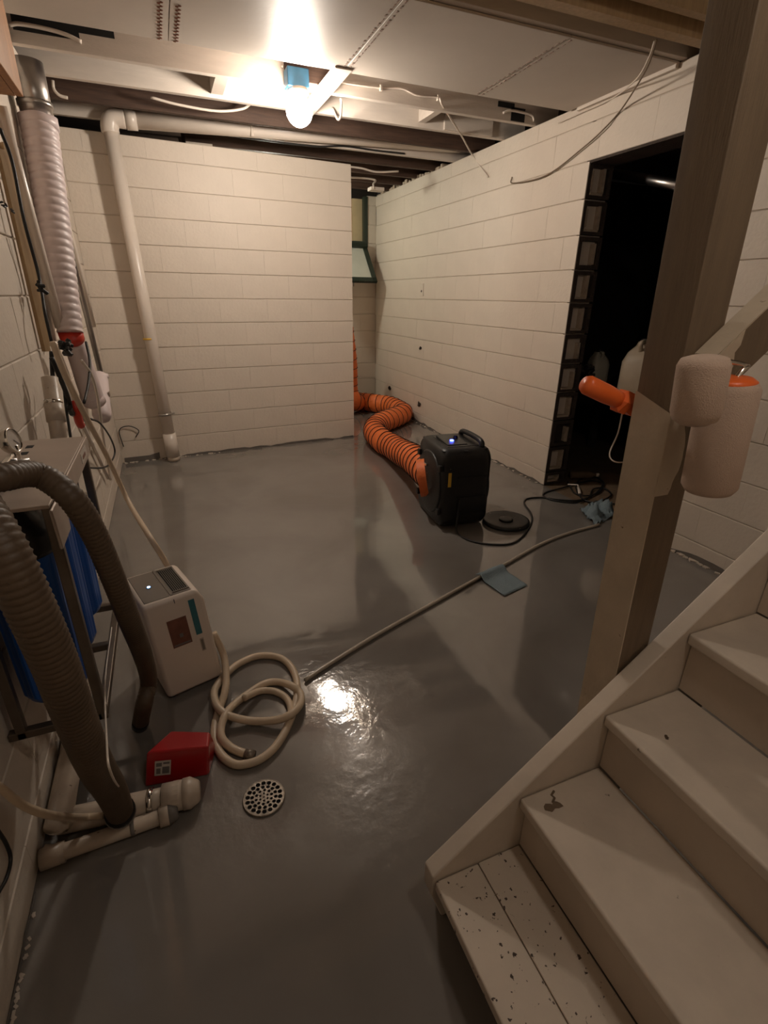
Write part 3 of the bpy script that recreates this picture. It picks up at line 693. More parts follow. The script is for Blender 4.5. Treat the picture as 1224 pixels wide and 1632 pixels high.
pole('thin_pipe', 'thin cream pipe on the left wall left of the long condensate hose', ax(128, 668, .02), ax(172, 762, .02), 0.010, mt_pvc)
# condensate hose to the dehumidifier
cable('condensate_hose', 'long cream hose from the clamp down to behind the dehumidifier',
      [ax(84, 545, .14), ax(105, 600, .15), ax(140, 670, .17), ax(172, 730, .18), V(ax(205, 800, .22)), ay(235, 850, .80), ay(262, 893, .76), ay(272, 915, .75), ay(280, 960, .74)], 0.011, mt_hose, 'hose', 8)

# ================================================================== WATER FILTER RACK
FX, FY0, FY1, FZ0, FZ1 = 0.205, 0.00, 0.53, 0.36, 0.93
fr = thing('filter_rack', 'metal wall rack with a light top plate carrying blue water filters', 'filter rack', (0.1, 0.26, FZ0))
def angle_bar(a, b, s=0.022):
    a, b = V(a), V(b); return box(nb(), V((min(a.x, b.x), min(a.y, b.y), min(a.z, b.z))) - V((s, s, s)) / 2, V((max(a.x, b.x), max(a.y, b.y), max(a.z, b.z))) + V((s, s, s)) / 2)
for a, b in (((FX, FY0, FZ0), (FX, FY0, FZ1)), ((FX, FY1, FZ0), (FX, FY1, FZ1)), ((0.03, FY0, FZ0), (0.03, FY0, FZ1))):
    obj('upright', angle_bar(a, b), mt_rack, fr, bevel=0.003)
for a, b in (((0.013, FY0, FZ0), (FX - .011, FY0, FZ0)), ((FX, FY0 + .011, FZ0), (FX, FY1 - .011, FZ0)), ((0.013, FY1, FZ0), (FX - .011, FY1, FZ0)), ((0.013, FY0 + .3, FZ0), (FX - .011, FY0 + .3, FZ0))):
    obj('bottom_rail', angle_bar(a, b), mt_rack, fr, bevel=0.003)
obj('top_plate', box(nb(), (0.003, FY0 - .04, FZ1 + .011), (FX + .012, FY1 + .02, FZ1 + .019)), mt_bracket, fr, bevel=0.002)
obj('plate_flange', box(nb(), (FX + .012, FY0 + .14, FZ1 - .035), (FX + .018, FY1 + .02, FZ1 + .019)), mt_bracket, fr, bevel=0.002)
obj('plate_sticker', box(nb(), (FX + .018, FY0 + .38, FZ1 - .02), (FX + .0195, FY0 + .48, FZ1 + .01)), mt_paper, fr, label='pale printed sticker on the flange')
obj('sticker_print', box(nb(), (FX + .0195, FY0 + .40, FZ1 - .012), (FX + .0203, FY0 + .45, FZ1 - .002)), mt_rust, fr)
bmk = hexa([V((FX + .015, FY0 - .06, FZ1 - .075)), V((FX + .022, FY0 - .06, FZ1 - .075)), V((FX + .022, FY0 + .05, FZ1 - .075)), V((FX + .015, FY0 + .05, FZ1 - .075)),
            V((FX + .013, FY0 - .06, FZ1 + .014)), V((FX + .02, FY0 - .06, FZ1 + .014)), V((FX + .02, FY0 + .07, FZ1 + .014)), V((FX + .013, FY0 + .07, FZ1 + .014))])
obj('corner_tab', bmk, mt_bracket, fr, bevel=0.004)
for k in range(2):
    q = V((0.09, FY0 + .40 + .07 * k, FZ1 + .018)); obj('slot', cbox(q, (0.018, 0.03, 0.003)), mt_dark, fr)
gq = V((0.10, FY0 + .29, FZ1 + .02))
ga = thing('pressure_gauge', 'round chrome pressure gauge standing on the filter rack', 'gauge', gq)
obj('gauge_stem', cyl(gq, gq + V((0, 0, .05)), .010, seg=10), mt_chrome, ga, smooth=True)
gd = V((.93, -.22, .2)).normalized(); gm = along(gq + V((0, 0, .062)) - gd * .02, gq + V((0, 0, .062)) + gd) @ M.Scale(.74, 4)
obj('gauge_case', lathe([(0.0, 0), (.036, .002), (.042, .010), (.042, .034), (.038, .036), (.037, .030), (0, .030)], gm), mt_chrome, ga, smooth=True)
obj('gauge_dial', lathe([(0.0, .0305), (.0365, .0305), (.0365, .0315), (0, .0315)], gm), mt_paper, ga)
obj('gauge_needle', prism([(-.002, 0), (.002, 0), (.0008, .03), (-.0008, .03)], gm @ M.Translation((0, 0, .0318)) @ M.Rotation(.8, 4, 'Z'), .001), mt_ink, ga)
vq = V((0.12, FY0 + .16, FZ1 + .02))
va = thing('valve_fitting', 'small steel valve fitting in front of the gauge on the filter rack', 'valve', vq)
obj('valve_body', cyl(vq, vq + V((0, 0, .05)), .014, seg=10), mt_steel, va, smooth=True)
obj('valve_cross', cyl(vq + V((-.03, 0, .035)), vq + V((.035, 0.01, .035)), .011, seg=10), mt_steel, va, smooth=True)
obj('valve_lever', box(nb(), vq + V((-.006, -.06, .05)), vq + V((.006, .02, .056))), mt_chrome, va, bevel=.002)
bq = V((0.06, FY0 + .05, FZ1 + .02))
bxm = thing('control_head', 'dark control unit on top of the rack at the frame edge', 'control unit', bq)
obj('housing', box(nb(), bq + V((-.05, -.07, 0)), bq + V((.045, .10, .085))), mt_blackp, bxm, bevel=.008)
obj('face_frame', box(nb(), bq + V((.046, -.06, .01)), bq + V((.052, .09, .022))), mt_bracket, bxm)
for i, (yc, lab) in enumerate(((0.085, 'nearest blue ribbed water filter housing in the rack'), (0.265, 'middle blue ribbed water filter housing in the rack'), (0.440, 'farthest blue ribbed water filter housing in the rack'))):
    b0 = V((0.105, yc, FZ0 + 0.045)); t = thing('filter_housing', lab, 'water filter', b0, 'blue water filter housings')
    seg = 72; bm = nb(); rings = []
    for h, r in ((0, .052), (.012, .066), (.03, .072), (.36, .078), (.40, .080)):
        rings.append([bm.verts.new(b0 + V((math.cos(a) * rr, math.sin(a) * rr, h))) for a, rr in [(2 * PI * k / seg, r * (1 + (.035 if (k // 2) % 3 == 0 and .02 < h < .38 else 0))) for k in range(seg)]])
    for a, b in zip(rings, rings[1:]):
        for k in range(seg): bm.faces.new((a[k], a[(k + 1) % seg], b[(k + 1) % seg], b[k]))
    bm.faces.new(list(reversed(rings[0]))); bm.faces.new(rings[-1])
    obj('bowl', bm, mt_blue, t)
    obj('cap', lathe([(.083, .40), (.086, .41), (.086, .455), (.070, .475), (.05, .50), (.05, .512)], M.Translation(b0), 28), mt_blackp, t, smooth=True)
    obj('drain_plug', cyl(b0 + V((0, 0, -.014)), b0 + V((0, 0, .002)), .016, seg=10), mt_blue, t)

# corrugated hoses
def corr(name, label, pts, r, cat='hose'):
    t = thing(name, label, cat, V((pts[-1][0], pts[-1][1], max(0, pts[-1][2]))))
    path = resample(smooth_path(pts, 10), 0.0036)
    obj('ribbed_tube', tube(path, 0, 18, rf=lambda i, n: r * (1 + 0.050 * math.cos(i * 2 * PI / 3.0))), mt_corr, t, smooth=True)
    return t, path
e1 = af(222, 1150, 0.03)
h1t, h1p = corr('corrugated_hose', 'brown corrugated hose arching over the filter rack, open end at the floor',
     [ax(-40, 775, .14), ax(0, 762, .18), ax(60, 757, .22), ax(112, 792, .27), ax(150, 850, .29), ax(180, 920, .30), ax(205, 985, .305), ax(228, 1045, .30), ax(237, 1085, .285), ax(230, 1120, .265), V((e1.x, e1.y, fz(e1.x, e1.y) + .015))], 0.0245)
obj('cuff', cyl(h1p[-12], h1p[-1], 0.0265), mt_blackp, h1t, smooth=True)
e2 = af(193, 1298, 0.055)
h2t, h2p = corr('corrugated_hose', 'thick brown corrugated hose before the filters, ending on the floor pipe',
     [ax(-50, 790, .20), ax(0, 870, .235), ax(45, 960, .25), ax(85, 1050, .255), ax(115, 1130, .25), ax(150, 1215, .24), ax(178, 1262, .23), e2], 0.031)
obj('rubber_cuff', cyl(h2p[-18], h2p[-1], 0.037), mt_blackp, h2t, smooth=True)
obj('cuff_band', cyl(h2p[-9], h2p[-6], 0.0385), mt_steel, h2t, smooth=True)

# ================================================================== FLOOR PIPES
def fpt(px, py, h): return af(px, py, h)
A = fpt(84, 1313, .036); B = fpt(300, 1264, .04)
fpz = thing('floor_pipe', 'thick cream pipe on the floor with an angled open end beside the red box', 'pipe', (A.x, A.y, fz(A.x, A.y)))
B2 = B + (B - A).normalized() * .015
obj('floor_run', tube([ax(118, 1180, .045), ax(92, 1318, .045), A + V((.015, 0, 0)), A.lerp(B, .25), A.lerp(B, .68)], .033, 16), mt_pvc_d, fpz, smooth=True)
obj('end_fitting', cyl(A.lerp(B, .80), A.lerp(B, .98), .040), mt_pvc_d, fpz, smooth=True)
obj('beveled_spout', lathe([(.042, 0), (.043, .02), (.030, .042), (.025, .046)], along(A.lerp(B, .96), B2)), mt_pvc_d, fpz, smooth=True)
obj('hose_clamp', cyl(A.lerp(B, .69), A.lerp(B, .73), .036), mt_chrome, fpz, smooth=True)
obj('neck', cyl(A.lerp(B, .66), A.lerp(B, .81), .031), mt_pvc_d, fpz, smooth=True)
wya = A.lerp(B, .5); obj('wye_branch', tube([wya, wya + (e2 - wya) * .5 + V((0, 0, .02)), h2p[-14]], .036, 14), mt_pvc_d, fpz, smooth=True)
obj('grey_smudge', cyl(A.lerp(B, .885), A.lerp(B, .93), .0405, seg=20), mt_pvc_d, fpz)
A2 = fpt(72, 1368, .024); B3 = fpt(295, 1288, .028)
fp2 = thing('floor_pipe', 'thinner cream pipe on the floor in front of the thick one, grey stained tip', 'pipe', (A2.x, A2.y, fz(A2.x, A2.y)))
obj('floor_run', tube([V((.012, A2.y + .01, fz(0, A2.y) + .03)), A2.lerp(B3, .10), A2.lerp(B3, .80)], .021, 14), mt_pvc_d, fp2, smooth=True)
obj('elbow_joint', cyl(A2.lerp(B3, -.03), A2.lerp(B3, .13), .026), mt_pvc_d, fp2, smooth=True)
obj('grey_ring', cyl(A2.lerp(B3, .585), A2.lerp(B3, .615), .0225), mt_primer, fp2, smooth=True)
obj('end_cap', lathe([(.027, 0), (.029, .025), (.020, .046), (.016, .048)], along(A2.lerp(B3, .80), B3)), mt_pvc_d, fp2, smooth=True)
obj('stain', lathe([(.0295, .024), (.0208, .0455), (.0165, .0486)], along(A2.lerp(B3, .80), B3)), mt_primer, fp2, smooth=True, label='grey stain on the tip')
# pipe going up the left wall behind the rack
pole('wall_pipe', 'cream pipe climbing the left wall below the filter rack', ax(118, 1182, .045), ax(133, 1070, .04), .034, mt_pvc, seg=16)
cable('small_hose', 'thin pink-white hose from the wall joining the thick floor pipe',
      [ax(-30, 1235, .03), ax(0, 1255, .06), ax(40, 1285, .09), ax(85, 1300, .12), az(130, 1302, .075), az(165, 1300, .06)], .0085, mt_hose, 'hose', 8)
cable('black_cable', 'black cord curving on the left wall at the frame edge low down', [ax(-6, 1320, .012), ax(10, 1345, .012), ax(17, 1370, .012), ax(10, 1400, .012), ax(-4, 1425, .012)], .004, mt_cord)
cable('clear_tube', 'thin clear drip tube hanging from the rack to the floor pipe', [ax(178, 1000, .225), ax(168, 1080, .232), ax(170, 1180, .30), ax(178, 1235, .31), az(196, 1262, .05)], .0018, mt_cable)

# ================================================================== DEHUMIDIFIER
P1 = V((.318, .409, 0)); u = V((.196, .060, 0)).normalized(); v = V((-.285, .958, 0)).normalized()
WD, DD, HD = .205, .245, .40; lean = V((-.075, 0, 1))
dh = thing('dehumidifier', 'white portable dehumidifier with teal strip and brown label', 'dehumidifier', P1 + u * .1 + v * .12)
def D(a, b, c): return P1 + u * a + v * b + lean * c
z0 = .004
bm = nb(); prof = [(0, z0), (WD, z0), (WD, .355), (WD - .018, HD), (0, HD)]
fa_ = [bm.verts.new(D(a, 0, c)) for a, c in prof]; ba_ = [bm.verts.new(D(a, DD, c)) for a, c in prof]
bm.faces.new(fa_); bm.faces.new(list(reversed(ba_)))
for i in range(5): bm.faces.new((fa_[i], ba_[i], ba_[(i + 1) % 5], fa_[(i + 1) % 5]))
obj('body', bm, mt_white, dh, bevel=.016, bseg=4)
def Dbox(a0, a1, b0, b1, c0, c1): return hexa([D(a0, b0, c0), D(a1, b0, c0), D(a1, b1, c0), D(a0, b1, c0), D(a0, b0, c1), D(a1, b0, c1), D(a1, b1, c1), D(a0, b1, c1)])
obj('top_panel', Dbox(.016, .100, .018, DD - .018, HD - .002, HD + .002), mt_greyp, dh, bevel=.003)
obj('panel_ridge', Dbox(.101, .110, .018, DD - .018, HD - .002, HD + .003), mt_greyp, dh)
gr = obj('grille_frame', Dbox(.111, WD - .034, .018, DD - .018, HD - .002, HD + .0015), mt_greyp, dh)
obj('grille_gap_shade', Dbox(.115, WD - .038, .040, DD - .038, HD - .0015, HD + .0022), mt_dark, gr)  # raised black plate colours in the shade between the slats
for k in range(8):
    a = .1195 + k * .0064; obj('grille_slat', Dbox(a, a + .0017, .034, DD - .032, HD + .0015, HD + .0045), mt_greyp, gr)
for k in range(2):
    b = (.030, DD - .034)[k]; obj('grille_bar', Dbox(.113, WD - .036, b, b + .004, HD + .0015, HD + .005), mt_greyp, gr)
obj('power_button', lathe([(0, 0), (.0085, 0), (.0085, .002), (0, .002)], basis(D(.058, .115, HD + .002), u, v, V((0, 0, 1))), 16), mt_bluebox, dh)
obj('button_light', lathe([(0, 0), (.0048, 0), (.0048, .0015), (0, .0015)], basis(D(.058, .115, HD + .004), u, v, V((0, 0, 1))), 16), mt_led2, dh, label='glowing white-blue button')
lbl = obj('front_label', Dbox(.062, .128, -.0016, .001, .205, .318), mt_rust, dh, label='brown picture label on the front')
obj('label_figure', Dbox(.092, .104, -.0022, -.0016, .240, .255), mt_ink, lbl)
obj('label_band', Dbox(.066, .124, -.0022, -.0016, .210, .216), mt_ink, lbl)
obj('teal_strip', Dbox(WD - .058, WD - .037, -.0018, .001, .225, .372), mt_teal, dh, label='vertical teal strip on the front')
obj('level_window', Dbox(WD - .052, WD - .038, -.0012, .001, .150, .205), mt_bracket, dh)
obj('level_slot', Dbox(WD - .049, WD - .041, -.0018, -.001, .155, .200), mt_greyp, dh)
obj('lid_notch', Dbox(.1035, .1055, -.0012, .001, HD - .022, HD - .006), mt_dark, dh)
for a_ in (.02, WD - .02):
    for b_ in (.02, DD - .02): obj('foot', cyl(D(a_, b_, .0), D(a_, b_, .008), .010, seg=10), mt_blackp, dh)

# coil of cream hose
zc = []
coil = [(630, 650, .20), (672, 760, .10), (690, 840, .045), (682, 930, .03), (650, 1030, .014), (622, 1130, .014), (622, 1220, .014), (660, 1310, .014), (730, 1365, .014), (800, 1370, .014), (900, 1338, .014), (990, 1262, .014), (1060, 1150, .014), (1108, 1020, .015), (1124, 900, .015), (1100, 800, .014), (1040, 732, .014), (955, 708, .014), (860, 716, .014), (760, 762, .014), (690, 822, .016), (640, 880, .02), (616, 945, .03), (642, 1025, .042), (720, 1078, .035), (850, 1106, .018), (1000, 1100, .03), (1090, 1060, .042), (1143, 1000, .03), (1140, 935, .024), (1085, 890, .034), (1000, 868, .014), (920, 880, .014), (830, 935, .014), (745, 1000, .02), (690, 1060, .040), (660, 1140, .036), (664, 1210, .030), (715, 1265, .018), (775, 1295, .014), (815, 1306, .014)]
pts = [af(180 + x / 3.825, 860 + y / 3.825, z) for x, y, z in coil]
pts[0] = D(WD + .012, .05, .17); pts[1] = D(WD + .022, .02, .08)
ch = thing('coiled_hose', 'coiled cream garden hose on the floor beside the dehumidifier', 'hose', (pts[20].x, pts[20].y, 0))
sp_ = smooth_path(pts, 7)
obj('hose', tube(sp_, .0135, 10), mt_hose, ch, smooth=True)
dn = (sp_[-1] - sp_[-4]).normalized()
obj('hose_connector', cyl(sp_[-1] - dn * .004, sp_[-1] + dn * .026, .016, seg=14), mt_grate, ch, smooth=True)
inner = [af(180 + x / 3.825, 860 + y / 3.825, z) for x, y, z in ((1085, 1075, .04), (1082, 1020, .02), (1055, 965, .014), (990, 927, .014), (910, 921, .014), (850, 940, .03), (800, 965, .042))]
cable('inner_hose_loop', 'short cream hose loop inside the coil', inner, .0125, mt_hose, 'hose', 10)

# red box
R0, R1 = af(230, 1256), af(333, 1236)
RT0, RT1, RT2, RT3 = az(232, 1200, .10), az(333, 1190, .10), az(335, 1166, .085), az(273, 1164, .085)
rb = thing('red_box', 'red plastic wedge-shaped scoop box with a small sticker', 'box', (R0.x, R0.y, fz(R0.x, R0.y)))
R2 = V((RT2.x + .012, RT2.y + .03, 0)); R3 = V((RT3.x - .03, RT3.y + .03, 0))
for q in (R2, R3): q.z = fz(q.x, q.y) + .001
obj('shell', hexa([R0, R1, R2, R3, RT0, RT1, RT2, RT3]), mt_red, rb, bevel=.008, bseg=3)
e_u = (RT1 - RT0).normalized(); e_d = (R0 - RT0).normalized(); e_n = e_u.cross(e_d).normalized()
if e_n.y > 0: e_n = -e_n
sc0 = RT0 + e_u * .028 + e_d * .030 + e_n * .0012
st = obj('sticker', prism([(0, 0), (.046, 0), (.046, .048), (0, .048)], basis(sc0, e_u, e_d, e_n), .001), mt_paper, rb, label='small white printed sticker')
for a_, b_, w_, h_ in ((.004, .006, .016, .012), (.024, .005, .018, .006), (.005, .024, .012, .018), (.022, .020, .020, .022)):
    obj('sticker_print', prism([(a_, b_), (a_ + w_, b_), (a_ + w_, b_ + h_), (a_, b_ + h_)], basis(sc0 + e_n * .001, e_u, e_d, e_n), .0006), mt_ink, st)

# drain grate
gz = fz(DRAIN.x, DRAIN.y) + .004
dg = thing('floor_drain', 'round perforated metal floor drain grate', 'drain', (DRAIN.x, DRAIN.y, gz))
mxd = M.Translation((DRAIN.x, DRAIN.y, gz))
obj('pit_shade_disc', lathe([(0, .0005), (.057, .0005), (.057, .001), (0, .001)], mxd, 32), mt_dark, dg)  # flat black disc puts the pit's shade under the plate holes
# perforated plate: grid of small quads leaving the holes out
holes = []
for rr, n, hr in ((.0, 1, .003), (.012, 6, .0034), (.023, 10, .0046), (.0345, 14, .0056), (.0475, 18, .0068)):
    for k in range(n):
        a = 2 * PI * k / n + rr * 30; holes.append((rr * math.cos(a), rr * math.sin(a), hr))
cu_ = bpy.data.curves.new('plate', 'CURVE'); cu_.dimensions = '2D'; cu_.fill_mode = 'BOTH'; cu_.extrude = .0016
for hx, hy, hr in [(0, 0, .0585)] + holes:
    n_ = 48 if hr > .05 else 12; spl = cu_.splines.new('POLY'); spl.points.add(n_ - 1); spl.use_cyclic_u = True
    for k in range(n_): spl.points[k].co = (hx + hr * math.cos(2 * PI * k / n_), hy + hr * math.sin(2 * PI * k / n_), 0, 1)
tmp = bpy.data.objects.new('plate', cu_); C.objects.link(tmp); bpy.context.view_layer.update()
tm_ = bpy.data.meshes.new_from_object(tmp.evaluated_get(bpy.context.evaluated_depsgraph_get()))
bm = nb(); bm.from_mesh(tm_); bpy.data.objects.remove(tmp); bpy.data.curves.remove(cu_); bpy.data.meshes.remove(tm_)
bm.transform(M.Translation((DRAIN.x, DRAIN.y, gz + .0045)))
obj('perforated_plate', bm, mt_grate, dg)
obj('rim', lathe([(.058, .001), (.061, .001), (.0625, .004), (.060, .0075), (.058, .006)], mxd, 40, cap=False), mt_grate, dg, smooth=True)

# ================================================================== AIR MOVER AND DUCT
FA = V((1.915, 1.345, 0)); fu = V((.985, -.12, 0)).normalized(); fv = V((.12, .985, 0)).normalized()
def G(a, b, c): return FA + fu * a + fv * b + V((0, 0, c))
FWd, FDp, FH = .315, .44, .515
fan = thing('air_mover', 'black portable air mover with a blue light and yellow sticker', 'fan', G(.15, .22, 0))
bm = nb(); secs = ((0.0, .030), (.02, .0), (.28, .0), (.36, -.016), (.46, -.014), (.50, .01), (FH, .04))
# body: rounded outline in (depth, height), thickness across
out_ = [(x + FDp / 2, y + FH / 2) for x, y in rrect(FDp, FH, .075, 6)]
def outline(scale):
    return [((b - FDp / 2) * scale + FDp / 2, (c - FH / 2) * scale + FH / 2) for b, c in out_]
rings = []
for a, s in ((0.0, .93), (.022, .985), (.05, 1.0), (FWd - .05, 1.0), (FWd - .022, .985), (FWd, .93)):
    rings.append([bm.verts.new(G(a, b, max(.0, c))) for b, c in outline(s)])
for p, q in zip(rings, rings[1:]):
    n = len(p)
    for k in range(n): bm.faces.new((p[k], p[(k + 1) % n], q[(k + 1) % n], q[k]))
bm.faces.new(rings[0]); bm.faces.new(list(reversed(rings[-1])))
obj('body', bm, mt_black, fan, smooth=True)
fm = basis(G(-.002, FDp * .5, .255), V((0, 0, 1)), fv, -fu)
obj('outlet_ring', lathe([(.125, -.01), (.20, -.008), (.205, .004), (.19, .010), (.15, .012), (.125, .02)], fm, 36), mt_black, fan, smooth=True)
fm2 = basis(G(FWd + .002, FDp / 2, .245), V((0, 0, 1)), fv, fu)
gi = obj('inlet_grille', lathe([(.0, -.02), (.185, -.02), (.195, .004), (.205, .004), (.205, -.02)], fm2, 36), mt_blackp, fan, smooth=True)
for k in range(5):
    r_ = .035 + .034 * k
    obj('grille_ring', lathe([(r_, -.004), (r_ + .004, 0), (r_, .004), (r_ - .004, 0), (r_, -.004)], fm2, 28, cap=False), mt_blackp, gi)
obj('top_well', hexa([G(.05, .07, FH - .012), G(.25, .07, FH - .012), G(.25, .35, FH - .012), G(.05, .35, FH - .012), G(.05, .07, FH + .0015), G(.25, .07, FH + .0015), G(.25, .35, FH + .0015), G(.05, .35, FH + .0015)]), mt_blackp, fan)
obj('handle', tube([G(.27, .06, FH - .01), G(.27, .08, FH + .022), G(.268, .20, FH + .030), G(.262, .34, FH + .022), G(.26, .37, FH - .01)], .017, 10, smooth=4), mt_black, fan, smooth=True)
obj('control_panel', hexa([G(.06, .10, FH + .001), G(.19, .10, FH + .001), G(.19, .30, FH + .001), G(.06, .30, FH + .001), G(.06, .10, FH + .006), G(.19, .10, FH + .006), G(.19, .30, FH + .016), G(.06, .30, FH + .016)]), mt_blackp, fan, bevel=.004)
obj('indicator_light', lathe([(0, 0), (.012, 0), (.012, .006), (0, .008)], basis(G(.115, .17, FH + .010), fu, fv, V((0, 0, 1))), 14), mt_led, fan, smooth=True, label='glowing blue indicator light')
obj('switch', lathe([(0, 0), (.016, 0), (.013, .02), (0, .022)], basis(G(.16, .22, FH + .011), fu, fv, V((0, 0, 1))), 14), mt_blackp, fan)
for a_, b_ in ((.02, .05), (.29, .05), (.02, .39), (.29, .39), (.15, .03)):
    obj('stacking_recess', lathe([(0, 0), (.016, 0), (.016, .003), (0, .003)], basis(G(a_, b_, FH - .018), fu, fv, V((0, 0, 1))), 12), mt_dark, fan)
obj('yellow_sticker', hexa([G(.035, -.0028, .285), G(.055, -.0028, .285), G(.055, .0, .285), G(.035, .0, .285), G(.035, -.0028, .375), G(.055, -.0028, .375), G(.055, .0, .375), G(.035, .0, .375)]), mt_yellow, fan, label='small yellow sticker')
for c_ in (.09, .20, .33): obj('rib', hexa([G(.10, -.004, c_), G(.29, -.004, c_), G(.29, .004, c_), G(.10, .004, c_), G(.10, -.004, c_ + .012), G(.29, -.004, c_ + .012), G(.29, .004, c_ + .012), G(.10, .004, c_ + .012)]), mt_black, fan)
for c_ in (.12, .40):
    for b_ in (.02, .40): obj('latch', cbox(G(-.012, b_, c_), (.02, .03, .04)), mt_blackp, fan, bevel=.004)

dr = .112
dpts = [G(.05, FDp * .62, .26), az(658, 731, .20), az(640, 721, .145), az(624, 711, dr), az(610, 703, dr), az(597, 688, dr), az(603, 676, dr), az(622, 668, dr), az(642, 659, dr), az(645, 652, dr), az(628, 646, dr), az(600, 643, dr), az(575, 640, dr)]
for p_ in dpts: p_.x = min(p_.x, XR - dr - .03)
last = dpts[-1]
v1 = az(560, 633, .20); dpts += [v1 + V((.03, -.02, -.05)), v1 + V((-.02, .03, .08)), v1 + V((-.02, .05, .40)), v1 + V((-.06, .06, .80))]
du = thing('flexible_duct', 'orange flexible air duct with dark spiral wire snaking from the air mover', 'duct', (dpts[5].x, dpts[5].y, 0))
path = resample(smooth_path(dpts, 10), .0145)
obj('duct_fabric', tube(path, 0, 22, rf=lambda i, n: dr * (1.0 - .035 * abs(math.sin(i * PI / 7.0)) + .012 * math.sin(i * 1.7))), mt_orange, du, smooth=True)
frs = frames(path); hel = []
STEPS = 10
for i in range(len(path) - 1):
    for k in range(STEPS):
        t = k / STEPS; a = (i + t) * 2 * PI / 7.0
        p = path[i].lerp(path[i + 1], t); uu = frs[i][1].lerp(frs[i + 1][1], t); vv = frs[i][2].lerp(frs[i + 1][2], t)
        hel.append(p + (uu * math.cos(a) + vv * math.sin(a)) * (dr + .0005))
obj('spiral_wire', tube(hel, .0036, 5, cap=True), mt_wire, du)
obj('duct_cuff', tube([G(.0, FDp * .62, .26), G(-.05, FDp * .66, .25)], .124, 24, cap=False), mt_orange, du, smooth=True)
obj('cuff_buckle', cbox(G(-.025, FDp * .62 - .06, .37), (.03, .03, .016)), mt_chrome, du, bevel=.003)

# round black cover leaning flat on the floor
dc = V((2.375, 1.298, 0))
dk = thing('round_cover', 'round black inlet cover lying on the floor beside the air mover', 'cover', dc)
obj('disc', lathe([(0, .020), (.10, .020), (.135, .026), (.150, .022), (.152, .006), (.146, .0005), (0, .0005)], M.Translation(dc), 40), mt_black, dk, smooth=True)
obj('hub', lathe([(.045, .020), (.045, .027), (.035, .030), (0, .030)], M.Translation(dc), 24), mt_blackp, dk, smooth=True)

# power cord
def fl(px, py, r=.006): return af(px, py, r)
cp_ = [G(.12, -.004, .20), G(.10, -.03, .08), fl(728, 848), fl(745, 860), fl(775, 867), fl(812, 867), fl(834, 854), fl(847, 833), fl(846, 818), fl(836, 803), fl(840, 795), fl(862, 793), fl(895, 797), fl(925, 797), fl(948, 787), fl(960, 772), fl(945, 766), fl(920, 770), fl(895, 778), fl(872, 784), fl(866, 790), fl(880, 797), fl(915, 801), fl(938, 793), fl(945, 780), fl(962, 778), fl(974, 788), fl(962, 797), fl(948, 800), fl(975, 803), fl(1000, 804), fl(1030, 806)]
cable('power_cord', 'long black power cord from the air mover looping into the doorway', cp_, .0062, mt_cord, 'cord', 8, 7)
cable('power_cord', 'tangled black cord loop on the doorway threshold', [fl(905, 768), fl(915, 785), fl(935, 790), fl(955, 784), fl(962, 770), fl(948, 760), fl(925, 764), fl(918, 778), fl(930, 796), fl(955, 803)], .0058, mt_cord, 'cord', 8, 7)
# bits on the threshold
q = fl(905, 772, .012); q2 = fl(921, 773, .012); q3 = fl(924, 787, .012)
hx = thing('bent_rod', 'white bent rod with a pale grip on the doorway threshold', 'rod', (q2.x, q2.y, 0))
obj('rod', tube([q, q2, q3], .006, 8), mt_cable, hx, smooth=True); obj('grip', cyl(q2.lerp(q3, .3), q3, .011, seg=10), mt_cable, hx, smooth=True)
q = fl(908, 757, .03); q2 = fl(940, 757, .03)
bt = thing('brown_bottle', 'brown bottle lying on its side in the doorway', 'bottle', (q.x, q.y, 0))
obj('bottle_body', lathe([(.0, 0), (.03, .004), (.032, .02), (.032, .16), (.014, .20), (.012, .22), (0, .22)], along(q, q2), 18), mt_earth, bt, smooth=True)
obj('bottle_cap', lathe([(.015, .215), (.015, .24), (0, .24)], along(q, q2), 14), mt_cable, bt, smooth=True)

# cloths
def cloth(name, label, corners, amp, mtl, lift=.012, seed=1):
    rnd = random.Random(seed); a, b, c, d = [V(x) for x in corners]; n = 14; bm = nb(); g = []
    ph = [rnd.uniform(0, 6) for _ in range(4)]
    for i in range(n + 1):
        row = []
        for j in range(n + 1):
            s, t = i / n, j / n; p = a.lerp(b, s).lerp(d.lerp(c, s), t)
            z = fz(p.x, p.y) + .003 + amp * (1 + math.sin(s * 9 + ph[0] + t * 3)) * .5 * (1 + math.sin(t * 7 + ph[1])) * .5 + lift * math.exp(-((t - .15) / .12) ** 2)
            z += amp * .5 * (rnd.random() - .3)
            row.append(bm.verts.new((p.x, p.y, max(z, fz(p.x, p.y) + .002))))
        g.append(row)
    for i in range(n):
        for j in range(n): bm.faces.new((g[i][j], g[i + 1][j], g[i + 1][j + 1], g[i][j + 1]))
    o = one(name, label, 'cloth', bm, mtl, smooth=True); md = o.modifiers.new('solid', 'SOLIDIFY'); md.thickness = .0018; md.offset = 1
    return o
cloth('shop_cloth', 'flat blue-grey cloth draped over the pale tube on the floor', [az(757, 919, .0), az(795, 903, .0), az(840, 934, 0), az(804, 951, 0)], .006, mt_cloth, .026, 3)
cloth('shop_cloth', 'crumpled blue-grey cloth beside the doorway near the post', [az(922, 818, 0), az(950, 806, 0), az(985, 820, 0), az(950, 838, 0)], .075, mt_cloth, .03, 5)
tp = [fl(486, 1084, .011), fl(530, 1055, .011), fl(600, 1012, .011), fl(680, 967, .011), fl(757, 924, .011), fl(800, 902, .011), fl(860, 868, .011), fl(905, 850, .011), fl(955, 836, .011)]
cable('pale_tube', 'pale tube lying across the floor from the coiled hose to the doorway', tp, .0085, mt_seam, 'tube', 8)

